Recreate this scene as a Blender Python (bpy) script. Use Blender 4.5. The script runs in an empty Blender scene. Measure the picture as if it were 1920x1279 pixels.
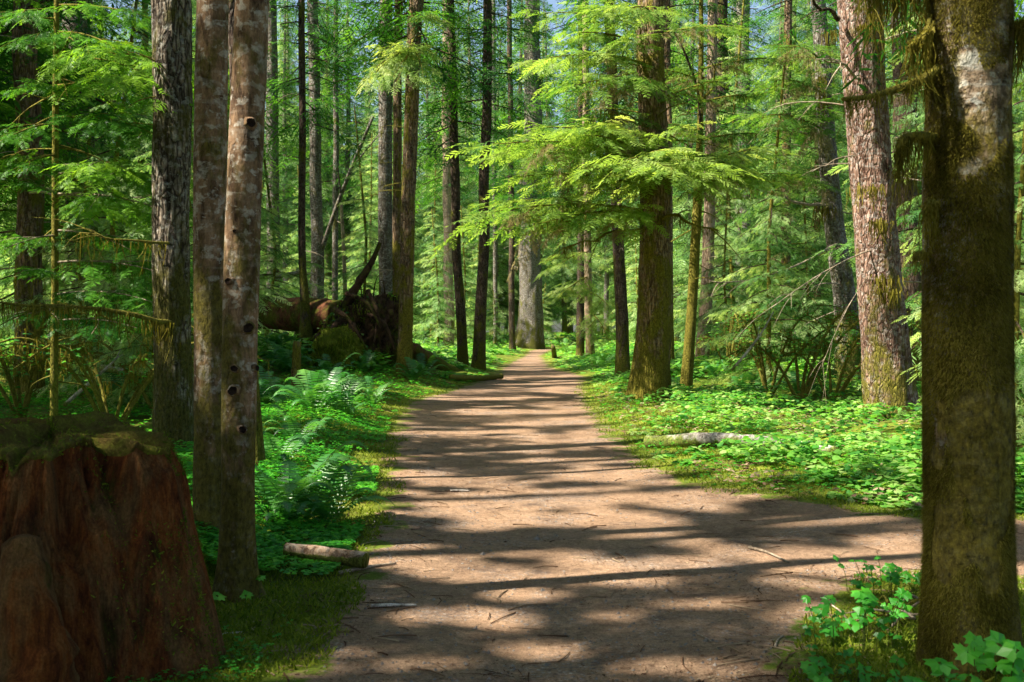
import bpy, math, random
import numpy as np
from mathutils import Vector

# ------------------------------------------------------------------ camera, sky, sun, exposure
SC = bpy.context.scene
COL = SC.collection
PW, PH, FPX, HZ, CH = 1920.0, 1279.0, 2059.0, 615.0, 1.5
cam_d = bpy.data.cameras.new('camera')
cam = bpy.data.objects.new('camera', cam_d)
COL.objects.link(cam)
cam_d.sensor_width = 36.0
cam_d.lens = 36.0 * FPX / PW
cam_d.clip_start = 0.05
cam_d.clip_end = 1500
cam.location = (0, 0, CH)
cam.rotation_euler = (math.radians(90) - math.atan((PH / 2 - HZ) / FPX), 0, 0)
cam_d.dof.use_dof = True
cam_d.dof.focus_distance = 17.0
cam_d.dof.aperture_fstop = 7.0
SC.camera = cam

SUN_EL = math.radians(50)
SH = np.array([-0.95, -0.30]); SH /= np.linalg.norm(SH)
SUN = np.array([SH[0] * math.cos(SUN_EL), SH[1] * math.cos(SUN_EL), math.sin(SUN_EL)])
world = bpy.data.worlds.new('World')
SC.world = world
world.use_nodes = True
wn = world.node_tree
bg = wn.nodes['Background']
sky = wn.nodes.new('ShaderNodeTexSky')
sky.sky_type = 'NISHITA'
sky.sun_disc = False
sky.sun_elevation = SUN_EL
sky.sun_rotation = math.atan2(SUN[0], SUN[1])
sky.air_density = 1.0
sky.dust_density = 2.0
wn.links.new(sky.outputs[0], bg.inputs[0])
bg.inputs[1].default_value = 0.065
sd = bpy.data.lights.new('sun', 'SUN')
sd.energy = 5.0
sd.angle = math.radians(0.8)
sd.color = (1.0, 0.92, 0.78)
sun = bpy.data.objects.new('sun', sd)
COL.objects.link(sun)
sun.rotation_euler = Vector(SUN).to_track_quat('Z', 'Y').to_euler()
SC.view_settings.view_transform = 'Standard'
SC.view_settings.look = 'None'
SC.view_settings.exposure = 1.8
SC.view_settings.gamma = 1.0
SC.cycles.max_bounces = 7
SC.cycles.diffuse_bounces = 4
SC.cycles.glossy_bounces = 2
SC.cycles.transmission_bounces = 4
SC.cycles.volume_bounces = 0
SC.cycles.use_denoising = True
SC.cycles.sample_clamp_indirect = 6.0
SC.cycles.use_adaptive_sampling = True
SC.cycles.adaptive_threshold = 0.02

# ------------------------------------------------------------------ helpers
def P(px, py, d):
    """a point of the place seen at (px,py) of the photograph, d metres ahead"""
    return np.array([(px - 960) / FPX * d, d, CH + (HZ - py) / FPX * d])

def G(px, py):
    """the ground point at (px,py)"""
    d = FPX * CH / (py - HZ)
    return np.array([(px - 960) / FPX * d, d])

def _h(ix, iy, iz, seed):
    n = (ix * 374761393 + iy * 668265263 + iz * 1442695041 + seed * 974634777) & 0xFFFFFFFF
    n = ((n ^ (n >> 13)) * 1274126177) & 0xFFFFFFFF
    n = (n ^ (n >> 16)) & 0xFFFF
    return n / 65535.0

def vnoise(p, seed=0):
    p = np.asarray(p, float)
    i = np.floor(p).astype(np.int64); f = p - i
    u = f * f * (3 - 2 * f)
    x, y, z = i[:, 0], i[:, 1], i[:, 2]
    r = 0
    for dx in (0, 1):
        for dy in (0, 1):
            for dz in (0, 1):
                w = (u[:, 0] if dx else 1 - u[:, 0]) * (u[:, 1] if dy else 1 - u[:, 1]) * (u[:, 2] if dz else 1 - u[:, 2])
                r = r + w * _h(x + dx, y + dy, z + dz, seed)
    return r * 2 - 1

def fbm(p, octv=4, seed=0):
    p = np.asarray(p, float); a = 1.0; s = 0; t = 0
    for o in range(octv):
        s = s + a * vnoise(p * (2 ** o) + 17.3 * o, seed + o); t += a; a *= 0.5
    return s / t

def n2(x, y, sc, seed=0, octv=3):
    x = np.atleast_1d(np.asarray(x, float)); y = np.atleast_1d(np.asarray(y, float))
    return fbm(np.stack([x * sc, y * sc, np.zeros_like(x)], 1), octv, seed)

def smooth(a, b, x):
    t = np.clip((x - a) / (b - a), 0, 1)
    return t * t * (3 - 2 * t)

class Geo:
    def __init__(s):
        s.v = []; s.f4 = []; s.f3 = []; s.t = []; s.n = 0; s.m4 = []; s.m3 = []
    def add(s, V, F, tint=0.5, mi=0):
        V = np.asarray(V, float); F = np.asarray(F, np.int64)
        if len(V) == 0 or len(F) == 0: return s
        (s.f4 if F.shape[1] == 4 else s.f3).append(F + s.n); (s.m4 if F.shape[1] == 4 else s.m3).append(np.full(len(F), mi))
        s.v.append(V)
        t = np.asarray(tint, float)
        s.t.append(np.full(len(V), float(t)) if t.ndim == 0 else t)
        s.n += len(V)
        return s
    def arrays(s):
        V = np.concatenate(s.v) if s.v else np.zeros((0, 3))
        T = np.concatenate(s.t) if s.t else np.zeros(0)
        f4 = np.concatenate(s.f4) if s.f4 else np.zeros((0, 4), np.int64)
        f3 = np.concatenate(s.f3) if s.f3 else np.zeros((0, 3), np.int64)
        return V, T, f4, f3
    def mesh(s, name, origin=(0, 0, 0), smooth_sh=True, keep=None):
        V, T, f4, f3 = s.arrays()
        m4 = np.concatenate(s.m4) if s.m4 else np.zeros(0, int); m3 = np.concatenate(s.m3) if s.m3 else np.zeros(0, int)
        if keep is not None:
            if len(f4): kk = keep(V[f4].mean(1)); f4 = f4[kk]; m4 = m4[kk]
            if len(f3): kk = keep(V[f3].mean(1)); f3 = f3[kk]; m3 = m3[kk]
            used = np.unique(np.concatenate([f4.ravel(), f3.ravel()]))
            mp = np.zeros(len(V), np.int64); mp[used] = np.arange(len(used))
            V = V[used]; T = T[used]; f4 = mp[f4]; f3 = mp[f3]
        return build_mesh(name, V - np.asarray(origin, float), T, f4, f3, smooth_sh, mi=np.concatenate([m4, m3]))

def build_mesh(name, V, T, f4, f3, smooth_sh=True, attr='tint', mi=None):
    m = bpy.data.meshes.new(name)
    m.vertices.add(len(V)); m.vertices.foreach_set('co', V.astype(np.float32).ravel())
    nl = len(f4) * 4 + len(f3) * 3
    m.loops.add(nl)
    m.loops.foreach_set('vertex_index', np.concatenate([f4.ravel(), f3.ravel()]).astype(np.int32))
    npoly = len(f4) + len(f3)
    m.polygons.add(npoly)
    st = np.concatenate([np.arange(len(f4)) * 4, len(f4) * 4 + np.arange(len(f3)) * 3]).astype(np.int32)
    m.polygons.foreach_set('loop_start', st)
    m.polygons.foreach_set('use_smooth', np.full(npoly, smooth_sh, bool))
    if mi is not None: m.polygons.foreach_set('material_index', mi.astype(np.int32))
    m.update(calc_edges=True)
    a = m.attributes.new(attr, 'FLOAT', 'POINT')
    a.data.foreach_set('value', T.astype(np.float32))
    return m

def tag(o, label=None, cat=None, group=None, kind=None):
    if label: o['label'] = label
    if cat: o['category'] = cat
    if group: o['group'] = group
    if kind: o['kind'] = kind
    return o

def empty(name, loc, label, cat, group=None):
    o = bpy.data.objects.new(name, None)
    o.empty_display_size = 0.3
    COL.objects.link(o)
    o.location = tuple(float(c) for c in loc)
    return tag(o, label, cat, group)

def ob(name, mesh, mats, parent=None, loc=(0, 0, 0)):
    o = bpy.data.objects.new(name, mesh)
    COL.objects.link(o)
    o.location = tuple(float(c) for c in loc)
    if parent is not None:
        o.parent = parent
        if name in ('hanging_moss', 'moss', 'moss_fuzz'): o['kind'] = 'stuff'
    if not isinstance(mats, (list, tuple)): mats = [mats]
    if not mesh.materials:
        for mm in mats: mesh.materials.append(mm)
    return o

def copy_tree(o, parent=None):
    c = o.copy(); COL.objects.link(c)
    if parent is not None: c.parent = parent
    for ch in list(o.children): copy_tree(ch, c)
    return c

def frames(pts):
    pts = np.asarray(pts, float)
    t = np.gradient(pts, axis=0)
    t /= np.linalg.norm(t, axis=1)[:, None] + 1e-9
    ref = np.array([1.0, 0, 0]) if abs(t[0][0]) < 0.9 else np.array([0, 1.0, 0])
    a = np.zeros_like(t)
    prev = ref
    for i in range(len(t)):
        u = prev - t[i] * np.dot(prev, t[i]); u /= np.linalg.norm(u) + 1e-9
        a[i] = u; prev = u
    b = np.cross(t, a)
    return t, a, b

def tube(pts, rad, seg=8, amp=0.0, nsc=3.0, seed=0, cap=True):
    pts = np.asarray(pts, float); rad = np.broadcast_to(np.asarray(rad, float), (len(pts),))
    t, a, b = frames(pts)
    th = np.arange(seg) * 2 * math.pi / seg
    ring = np.cos(th)[None, :, None] * a[:, None, :] + np.sin(th)[None, :, None] * b[:, None, :]
    R = np.repeat(rad[:, None], seg, 1)
    V = pts[:, None, :] + ring * R[..., None]
    if amp:
        nz = fbm(V.reshape(-1, 3) * nsc, 4, seed).reshape(R.shape)
        V = pts[:, None, :] + ring * (R * (1 + amp * nz))[..., None]
    n = len(pts)
    V = V.reshape(-1, 3)
    i = np.arange(n - 1)[:, None] * seg; j = np.arange(seg)[None, :]; j2 = (j + 1) % seg
    F = np.stack([i + j, i + j2, i + seg + j2, i + seg + j], -1).reshape(-1, 4)
    if cap:
        c0 = len(V); V = np.vstack([V, pts[:1], pts[-1:]])
        jj = np.arange(seg); q = (jj + 1) % seg
        # caps as degenerate-free quads: use pairs
        capa = np.stack([np.full(seg // 2, c0), jj[0:seg - 1:2][:seg // 2], jj[1::2][:seg // 2], q[1::2][:seg // 2]], 1)[:, [0, 3, 2, 1]]
        o = (n - 1) * seg
        capb = np.stack([np.full(seg // 2, c0 + 1), o + jj[0:seg - 1:2][:seg // 2], o + jj[1::2][:seg // 2], o + q[1::2][:seg // 2]], 1)
        F = np.vstack([F, capa, capb])
    return V, F

def curve(ctrl, n):
    """smooth resample of control points"""
    c = np.asarray(ctrl, float)
    if len(c) == 2:
        s = np.linspace(0, 1, n)[:, None]
        return c[0] * (1 - s) + c[1] * s
    k = np.vstack([2 * c[0] - c[1], c, 2 * c[-1] - c[-2]])
    out = []
    for u in np.linspace(0, len(c) - 1 - 1e-6, n):
        i = int(u); f = u - i
        p0, p1, p2, p3 = k[i], k[i + 1], k[i + 2], k[i + 3]
        out.append(0.5 * ((2 * p1) + (-p0 + p2) * f + (2 * p0 - 5 * p1 + 4 * p2 - p3) * f * f + (-p0 + 3 * p1 - 3 * p2 + p3) * f ** 3))
    return np.array(out)

# ------------------------------------------------------------------ path outline and ground height
PATH = np.array([(-1.15, -12), (-1.1, 2.5)] + [tuple(G(*q)) for q in
        [(525, 1279), (640, 1110), (700, 1010), (722, 930), (727, 865), (745, 795), (780, 750), (845, 733), (925, 708), (948, 685), (985, 667)]]
        + [(1.3, 75), (6, 88), (7, 86), (2.6, 74)] + [tuple(G(*q)) for q in
        [(1013, 667), (1032, 690), (1098, 706), (1090, 728), (1098, 755), (1140, 808), (1200, 868), (1300, 912), (1560, 948), (1740, 972)]]
        + [(6, 8.2), (22, 7.4), (22, 5.4), (6, 5.7)] + [tuple(G(*q)) for q in
        [(1740, 1082), (1620, 1090), (1535, 1155), (1500, 1279)]] + [(1.3, 2.5), (1.4, -12)])

def path_sd(x, y):
    """signed distance to the path outline, positive on the path"""
    x = np.atleast_1d(np.asarray(x, float)); y = np.atleast_1d(np.asarray(y, float))
    best = np.full(x.shape, 1e9); ins = np.zeros(x.shape, bool)
    A = PATH; B = np.roll(PATH, -1, 0)
    for (ax, ay), (bx, by) in zip(A, B):
        dx, dy = bx - ax, by - ay
        t = np.clip(((x - ax) * dx + (y - ay) * dy) / (dx * dx + dy * dy + 1e-12), 0, 1)
        d = np.hypot(x - ax - t * dx, y - ay - t * dy)
        best = np.minimum(best, d)
        c = ((ay > y) != (by > y))
        with np.errstate(divide='ignore', invalid='ignore'):
            xi = ax + (y - ay) * dx / (dy if dy != 0 else 1e-12)
        ins ^= c & (x < xi)
    return np.where(ins, best, -best)

def gz(x, y, sdv=None):
    x = np.atleast_1d(np.asarray(x, float)); y = np.atleast_1d(np.asarray(y, float))
    s = path_sd(x, y) if sdv is None else sdv
    o = np.maximum(0, -s)
    far = .12 + .88 * smooth(6, 15, y)
    z = 0.10 * smooth(0, 0.9, o) * far + 0.28 * smooth(0.5, 4, o) * n2(x, y, 0.35, 3) * far + 0.05 * smooth(0, .6, o) * n2(x, y, 2.2, 9)
    z = z + 0.012 * n2(x, y, 1.3, 5) - 0.02 * smooth(0, 1.0, s)
    z = z + 0.75 * np.exp(-(((x + 5.6) / 3.0) ** 2 + ((y - 31) / 4.5) ** 2)) * smooth(0, 2, o)
    z = z + 0.35 * smooth(4, 14, o) * smooth(5, 30, y)
    # the low heap of scuffed needles on the path
    for (px, py, r, h) in ((1360, 1022, .26, .055), (1440, 1040, .2, .03), (1490, 1100, .25, .03)):
        gx, gy = G(px, py)
        z = z + h * np.exp(-(((x - gx) / (r * 1.25)) ** 2 + ((y - gy) / (r)) ** 2)) * (1 + .4 * n2(x, y, 9, 21))
    return z

def gz1(x, y): return float(gz(x, y)[0])

# ------------------------------------------------------------------ node helpers and materials
class NT:
    def __init__(s, name):
        s.m = bpy.data.materials.new(name); s.m.use_nodes = True
        s.t = s.m.node_tree; s.t.nodes.clear()
        s.out = s.t.nodes.new('ShaderNodeOutputMaterial')
    def n(s, typ, ins=None, **kw):
        x = s.t.nodes.new('ShaderNode' + typ)
        for k, v in kw.items(): setattr(x, k, v)
        for k, v in (ins or {}).items(): s.set(x.inputs[k], v)
        return x
    def set(s, sock, v):
        if isinstance(v, bpy.types.NodeSocket): s.t.links.new(v, sock)
        elif isinstance(v, (tuple, list)) and sock.type == 'RGBA' and len(v) == 3: sock.default_value = (*v, 1)
        else: sock.default_value = v
    def math(s, op, a, b=0.0, c=0.0, clamp=False):
        x = s.n('Math', {0: a, 1: b, 2: c}, operation=op); x.use_clamp = clamp
        return x.outputs[0]
    def mix(s, f, a, b, blend='MIX'):
        x = s.n('Mix', data_type='RGBA', blend_type=blend)
        s.set(x.inputs[0], f); s.set(x.inputs[6], a); s.set(x.inputs[7], b)
        return x.outputs[2]
    def ramp(s, f, stops, interp='LINEAR'):
        x = s.n('ValToRGB', {0: f}); cr = x.color_ramp; cr.interpolation = interp
        while len(cr.elements) < len(stops): cr.elements.new(0.5)
        for e, (p, c) in zip(cr.elements, stops):
            e.position = p; e.color = (*c, 1) if isinstance(c, (tuple, list)) else (c, c, c, 1)
        return x.outputs[0]
    def noise(s, vec, scale, detail=4, rough=.55, dist=0.0, w=None):
        x = s.n('TexNoise', {'Vector': vec, 'Scale': scale, 'Detail': detail, 'Roughness': rough, 'Distortion': dist}, noise_dimensions='4D' if w is not None else '3D')
        if w is not None: s.set(x.inputs['W'], w)
        return x.outputs[0]
    def obj(s, scale=(1, 1, 1)):
        c = s.n('TexCoord').outputs['Object']
        return s.n('Mapping', {'Vector': c, 'Scale': scale}).outputs[0]
    def rnd(s, k=40.0):
        return s.math('MULTIPLY', s.n('ObjectInfo').outputs['Random'], k)
    def bump(s, h, strength=.5, dist=.02):
        return s.n('Bump', {'Height': h, 'Strength': strength, 'Distance': dist}).outputs[0]
    def done(s, col, rough=.85, nrm=None, spec=.25):
        p = s.n('BsdfPrincipled', {'Base Color': col, 'Roughness': rough})
        p.inputs['Specular IOR Level'].default_value = spec
        if nrm is not None: s.set(p.inputs['Normal'], nrm)
        s.t.links.new(p.outputs[0], s.out.inputs[0])
        return s.m

def leaf_mat(name, stops, trans, tfac=.5, nsc=.6, gloss=.015, rough=.45):
    k = NT(name)
    t = k.n('Attribute', attribute_name='tint').outputs['Fac']
    pos = k.n('NewGeometry').outputs['Position']
    nz = k.noise(pos, nsc, 3)
    f = k.math('ADD', t, k.math('MULTIPLY', k.math('SUBTRACT', nz, .5), .7), clamp=True)
    c = k.ramp(f, stops)
    ct = k.mix(1.0, c, trans, 'MULTIPLY')
    d = k.n('BsdfDiffuse', {'Color': c})
    tr = k.n('BsdfTranslucent', {'Color': ct})
    mx = k.n('MixShader', {0: tfac, 1: d.outputs[0], 2: tr.outputs[0]})
    gl = k.n('BsdfGlossy', {'Color': (1, 1, 1), 'Roughness': rough})
    m2 = k.n('MixShader', {0: gloss, 1: mx.outputs[0], 2: gl.outputs[0]})
    k.t.links.new(m2.outputs[0], k.out.inputs[0])
    return k.m

M = {}
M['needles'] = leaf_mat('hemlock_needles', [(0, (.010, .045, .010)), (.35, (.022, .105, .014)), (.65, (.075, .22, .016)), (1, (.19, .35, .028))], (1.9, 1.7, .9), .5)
M['needles_lit'] = leaf_mat('sun_tinted_needles', [(0, (.02, .075, .010)), (.35, (.07, .17, .022)), (.65, (.19, .31, .055)), (1, (.38, .46, .14))], (1.8, 1.6, .9), .55)  # lighter copy of the hemlock needles, sunlight put into the colour
M['needles_far'] = leaf_mat('distant_glow_needles', [(0, (.022, .07, .018)), (.4, (.06, .165, .042)), (.65, (.18, .32, .095)), (1, (.42, .52, .22))], (1.7, 1.6, .9), .5, nsc=.25)  # paler needles: the glow of the sunlit background put into the colour
M['dryneedles'] = leaf_mat('mossy_dry_twigs', [(0, (.08, .065, .022)), (.5, (.20, .165, .065)), (1, (.34, .28, .13))], (1.3, 1.2, .9), .4)
M['clover'] = leaf_mat('clover_leaf', [(0, (.018, .13, .012)), (.4, (.04, .27, .015)), (.7, (.09, .38, .02)), (1, (.20, .48, .04))], (1.8, 1.6, .8), .45, nsc=1.2, gloss=.03)
M['broad'] = leaf_mat('broad_leaf', [(0, (.02, .12, .015)), (.4, (.06, .25, .022)), (.75, (.17, .38, .05)), (1, (.32, .46, .14))], (1.7, 1.6, .8), .45, nsc=2.0, gloss=.04)
M['fern'] = leaf_mat('fern_frond', [(0, (.012, .07, .014)), (.5, (.035, .17, .026)), (1, (.13, .30, .04))], (1.6, 1.6, .9), .4, nsc=1.0, gloss=.04)
M['mossblade'] = leaf_mat('moss_tuft', [(0, (.04, .075, .008)), (.5, (.13, .18, .016)), (1, (.28, .29, .04))], (1.4, 1.4, .8), .35, nsc=1.5, gloss=.0)
M['hangmoss'] = leaf_mat('hanging_moss', [(0, (.05, .042, .008)), (.5, (.15, .135, .020)), (1, (.30, .26, .06))], (1.4, 1.3, .8), .4, nsc=2.5, gloss=.0)
M['litter'] = leaf_mat('leaf_litter', [(0, (.05, .026, .016)), (.5, (.15, .09, .055)), (1, (.34, .26, .17))], (1, .9, .8), .15, nsc=3, gloss=.0)

def ground_mat():
    k = NT('trail_and_floor')
    pd = k.n('Attribute', attribute_name='pathd').outputs['Fac']
    pos = k.n('NewGeometry').outputs['Position']
    e = k.math('MULTIPLY', k.math('SUBTRACT', k.noise(pos, 2.2, 6, .65), .5), 1.7)
    f = k.math('ADD', pd, e)
    onp = k.ramp(f, [(0.0, 0), (.12, 1)])
    # trail: brown grit with red needle drift and bluish gravel
    big = k.noise(pos, .8, 5, .6)
    mid = k.noise(pos, 5, 6, .7)
    c = k.ramp(big, [(.3, (.125, .080, .052)), (.5, (.245, .155, .096)), (.7, (.165, .116, .085))])
    c = k.mix(k.ramp(mid, [(.45, 0), (.68, .75)]), c, (.29, .192, .124))
    grav = k.n('TexVoronoi', {'Vector': pos, 'Scale': 42.0})
    gcol = k.ramp(k.n('SeparateColor', {0: grav.outputs['Color']}).outputs[0], [(0, (.09, .075, .065)), (.6, (.2, .165, .14)), (1, (.34, .30, .26))])
    gmask = k.math('MULTIPLY', k.ramp(k.noise(pos, 1.6, 5, .65), [(.50, 0), (.62, 1)]), k.ramp(grav.outputs['Distance'], [(.35, 1), (.55, 0)]))
    c = k.mix(k.math('MULTIPLY', gmask, .75), c, gcol)
    spk = k.noise(pos, 120, 3, .7)
    c = k.mix(.85, c, k.ramp(spk, [(.30, .40), (.5, 1.0), (.72, 1.6)]), 'MULTIPLY')
    c = k.mix(.7, c, k.ramp(k.noise(pos, 28, 5, .75), [(.32, .5), (.5, 1.0), (.7, 1.45)]), 'MULTIPLY')
    str_ = k.noise(k.n('Mapping', {'Vector': pos, 'Scale': (12, 60, 12), 'Rotation': (0, 0, .5)}).outputs[0], 1.0, 4, .6, 1.5)
    c = k.mix(.5, c, k.ramp(str_, [(.35, .62), (.55, 1.0), (.7, 1.35)]), 'MULTIPLY')
    dark = k.ramp(k.noise(pos, 2.3, 7, .7), [(.54, 0), (.70, .8)])
    c = k.mix(dark, c, (.055, .04, .034))
    # floor: moss, duff
    m = k.ramp(k.noise(pos, 1.1, 6, .65), [(.3, (.03, .055, .008)), (.5, (.10, .135, .014)), (.68, (.22, .23, .03))])
    m = k.mix(k.ramp(k.noise(pos, 2.7, 5, .6), [(.55, 0), (.66, .9)]), m, (.10, .062, .034))
    m = k.mix(.7, m, k.ramp(k.noise(pos, 60, 3, .7), [(.3, .5), (.7, 1.5)]), 'MULTIPLY')
    col = k.mix(onp, m, c)
    h = k.math('ADD', k.math('MULTIPLY', k.noise(pos, 14, 6, .7), .6), k.math('MULTIPLY', k.noise(pos, 90, 3, .7), .25))
    h = k.math('ADD', h, k.math('MULTIPLY', grav.outputs['Distance'], -.15))
    return k.done(col, .95, k.bump(h, .7, .03), .1)
M['ground'] = ground_mat()

def bark(name, cA, cB, crack, scale=9, zst=.16, moss=.4, mcol=(.085, .085, .012), lichen=.3, lcol=(.36, .36, .31), bumpd=.02, mossh=1.2, rings=0.0, bump=.8, plates=0.0, pw=.10, hf=.75):
    k = NT(name)
    w = k.rnd()
    p = k.obj()
    pz = k.obj((1, 1, zst))
    n1 = k.noise(pz, scale, 7, .65, .6, w)
    n2_ = k.noise(pz, scale * 2.7, 5, .6, .3, w)
    cr = k.ramp(n1, [(.36, 1), (.50, 0)])
    c = k.mix(k.ramp(n2_, [(.3, 0), (.7, 1)]), cA, cB)
    c = k.mix(.55, c, k.ramp(k.noise(p, 2.2, 5, .6, 0, w), [(.3, .55), (.7, 1.5)]), 'MULTIPLY')
    c = k.mix(k.math('MULTIPLY', cr, .9), c, crack)
    h = k.math('SUBTRACT', k.math('MULTIPLY', n2_, .35), cr)
    hfn = k.noise(k.obj((1, 1, max(.25, zst))), scale * 8, 4, .75, .2, w)
    c = k.mix(hf, c, k.ramp(hfn, [(.28, .32), (.5, 1.0), (.74, 1.8)]), 'MULTIPLY')
    if plates:
        wv = k.n('VectorMath', {0: k.obj((1, 1, zst * 1.3)), 1: k.n('VectorMath', {0: k.n('TexNoise', {'Vector': k.obj((1, 1, .5)), 'Scale': 7.0, 'Detail': 4.0}).outputs['Color'], 1: (.09, .09, .09)}, operation='MULTIPLY').outputs[0]}, operation='ADD').outputs[0]
        vo = k.n('TexVoronoi', {'Vector': wv, 'Scale': scale * 1.5}, feature='DISTANCE_TO_EDGE').outputs['Distance']
        ed = k.ramp(vo, [(.01, 1), (pw, .35), (pw * 2.0, 0)])
        c = k.mix(k.math('MULTIPLY', ed, plates), c, crack)
        h = k.math('SUBTRACT', h, k.math('MULTIPLY', ed, 1.2))
    if rings:
        pr = k.obj((.55, .55, 2.6))
        rn = k.noise(pr, 6, 5, .6, .4, w)
        c = k.mix(k.math('MULTIPLY', k.ramp(rn, [(.55, 0), (.68, 1)]), rings), c, lcol)
        c = k.mix(k.math('MULTIPLY', k.ramp(k.noise(pr, 11, 4, .6, .4, w), [(.30, 1), (.42, 0)]), rings * .8), c, crack)
    if lichen:
        ln = k.noise(k.obj((1, 1, 1.3)), 13, 5, .65, .4, w)
        lm = k.math('MULTIPLY', k.ramp(ln, [(.515, 0), (.57, 1)]), lichen)
        ln2 = k.noise(p, 34, 4, .7, .0, w)
        lm = k.math('MULTIPLY', lm, k.ramp(ln2, [(.35, .25), (.6, 1)]))
        c = k.mix(lm, c, lcol)
    if moss:
        hz = k.n('SeparateXYZ', {0: p}).outputs[2]
        hm = k.math('MULTIPLY', k.math('POWER', 2.718, k.math('MULTIPLY', hz, -1.0 / mossh)), .22)
        mn = k.math('ADD', k.noise(k.obj((1, 1, .5)), 3.2, 6, .7, .2, w), hm)
        mm = k.ramp(mn, [(.66 - .32 * moss, 0), (.76 - .32 * moss, 1)])
        mc = k.mix(k.ramp(k.noise(k.obj((1, 1, .55)), 48, 6, .75), [(.32, 0), (.68, 1)]), tuple(x * .22 for x in mcol), tuple(x * 1.9 for x in mcol))
        c = k.mix(k.math('MULTIPLY', mm, .93), c, mc)
        h = k.math('ADD', h, k.math('MULTIPLY', k.noise(p, 55, 4, .75), k.math('MULTIPLY', mm, .8)))
    return k.done(c, .92, k.bump(h, bump, bumpd), .12)

M['alder'] = bark('alder_bark', (.135, .08, .043), (.24, .155, .092), (.03, .016, .009), 13, .35, .44, (.075, .065, .010), .9, (.40, .37, .31), .014, 1.2, .30)
M['fissured'] = bark('fissured_bark', (.19, .15, .11), (.30, .25, .195), (.018, .012, .008), 13, .16, .46, (.075, .07, .012), .55, (.42, .42, .37), .035, 1.6, plates=.95, pw=.16)
M['redbark'] = bark('red_bark', (.19, .105, .072), (.34, .225, .17), (.04, .016, .010), 14, .2, .32, (.13, .12, .016), .75, (.42, .38, .34), .03, 1.0, plates=.7, pw=.10)
M['greybark'] = bark('grey_bark', (.11, .09, .068), (.20, .17, .135), (.04, .03, .024), 10, .25, .34, (.09, .09, .012), .6, (.38, .39, .36), .02, 1.4, .25, plates=.5)
M['brownbark'] = bark('brown_bark', (.19, .115, .065), (.33, .22, .135), (.028, .016, .010), 11, .16, .46, (.14, .125, .014), .35, (.36, .33, .26), .03, 2.2, plates=.8, pw=.12)
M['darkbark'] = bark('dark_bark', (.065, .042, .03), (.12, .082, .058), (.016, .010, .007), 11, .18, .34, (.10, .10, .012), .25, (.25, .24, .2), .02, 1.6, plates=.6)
M['mossbark'] = bark('mossy_bark', (.15, .10, .058), (.30, .23, .16), (.025, .017, .011), 14, .9, .74, (.115, .092, .012), .95, (.42, .42, .37), .03, .7, .8)
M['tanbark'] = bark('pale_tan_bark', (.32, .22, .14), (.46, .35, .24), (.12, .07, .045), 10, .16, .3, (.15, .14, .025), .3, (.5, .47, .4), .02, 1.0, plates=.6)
M['farbark'] = bark('far_bark', (.17, .13, .09), (.28, .22, .16), (.06, .045, .03), 5, .2, .36, (.14, .15, .025), .2, (.4, .4, .36), .02, 2.5)
M['mosslimb'] = bark('moss_covered_limb', (.12, .085, .045), (.2, .155, .075), (.04, .03, .02), 14, .6, .92, (.15, .135, .020), .0, (.4, .4, .3), .02, 3.0)
M['deadwood'] = bark('dead_branch_wood', (.24, .18, .12), (.38, .31, .23), (.10, .075, .055), 20, .5, 0, (.14, .13, .03), .3, (.45, .43, .38), .01, .5)
M['redlog'] = bark('rotten_red_log', (.085, .032, .016), (.15, .062, .03), (.045, .014, .008), 9, .5, .62, (.085, .10, .010), .0, (.4, .4, .3), .04, .2)
M['palelog'] = bark('bleached_log_wood', (.24, .21, .18), (.38, .34, .30), (.09, .075, .06), 14, .7, .16, (.12, .15, .02), .5, (.62, .6, .55), .02, .1)
M['palestick'] = bark('bleached_stick_wood', (.40, .35, .30), (.56, .50, .43), (.20, .16, .13), 20, .7, 0, (.12, .16, .02), 0, (.6, .58, .54), .01, .1)
M['shortlog'] = bark('short_log_bark', (.26, .15, .085), (.46, .33, .22), (.07, .04, .024), 20, .6, .12, (.10, .12, .015), .5, (.55, .47, .38), .02, .02)
M['rootsoil'] = bark('root_soil', (.040, .024, .014), (.085, .048, .028), (.010, .006, .004), 6, .8, .42, (.085, .10, .010), .0, (.3, .3, .3), .06, .3)

def stump_mat():
    k = NT('rotten_stump_wood')
    p = k.obj(); pz = k.obj((1, 1, .07)); pm = k.obj((1, 1, .3))
    s1 = k.noise(k.obj((1, 1, .16)), 15, 8, .7, .9)
    s2 = k.noise(k.obj((1, 1, .05)), 110, 5, .7, .2)
    b = k.noise(pm, 3.4, 6, .65, .6)
    c = k.ramp(s1, [(.30, (.018, .006, .003)), (.43, (.085, .024, .008)), (.56, (.165, .052, .013)), (.72, (.20, .09, .03))])
    c = k.mix(k.ramp(b, [(.50, 0), (.62, .85)]), c, k.mix(s1, (.045, .024, .010), (.24, .14, .055)))
    c = k.mix(.55, c, k.ramp(s2, [(.28, .3), (.5, 1), (.72, 1.8)]), 'MULTIPLY')
    c = k.mix(.6, c, k.ramp(k.noise(p, 90, 4, .75), [(.3, .45), (.7, 1.6)]), 'MULTIPLY')
    dk = k.ramp(k.noise(pm, 5, 6, .7), [(.54, 0), (.66, .85)])
    c = k.mix(dk, c, (.016, .006, .004))
    ms = k.ramp(k.noise(k.obj((1, 1, .35)), 5.0, 6, .75), [(.57, 0), (.66, .8)])
    c = k.mix(ms, c, k.mix(k.noise(p, 60, 4, .7), (.012, .016, .003), (.07, .075, .010)))
    h = k.math('ADD', s1, k.math('MULTIPLY', s2, .5))
    h = k.math('ADD', h, k.math('MULTIPLY', k.noise(p, 60, 4, .7), .35))
    return k.done(c, .95, k.bump(h, 1.0, .04), .08)
M['stump'] = stump_mat()
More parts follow.
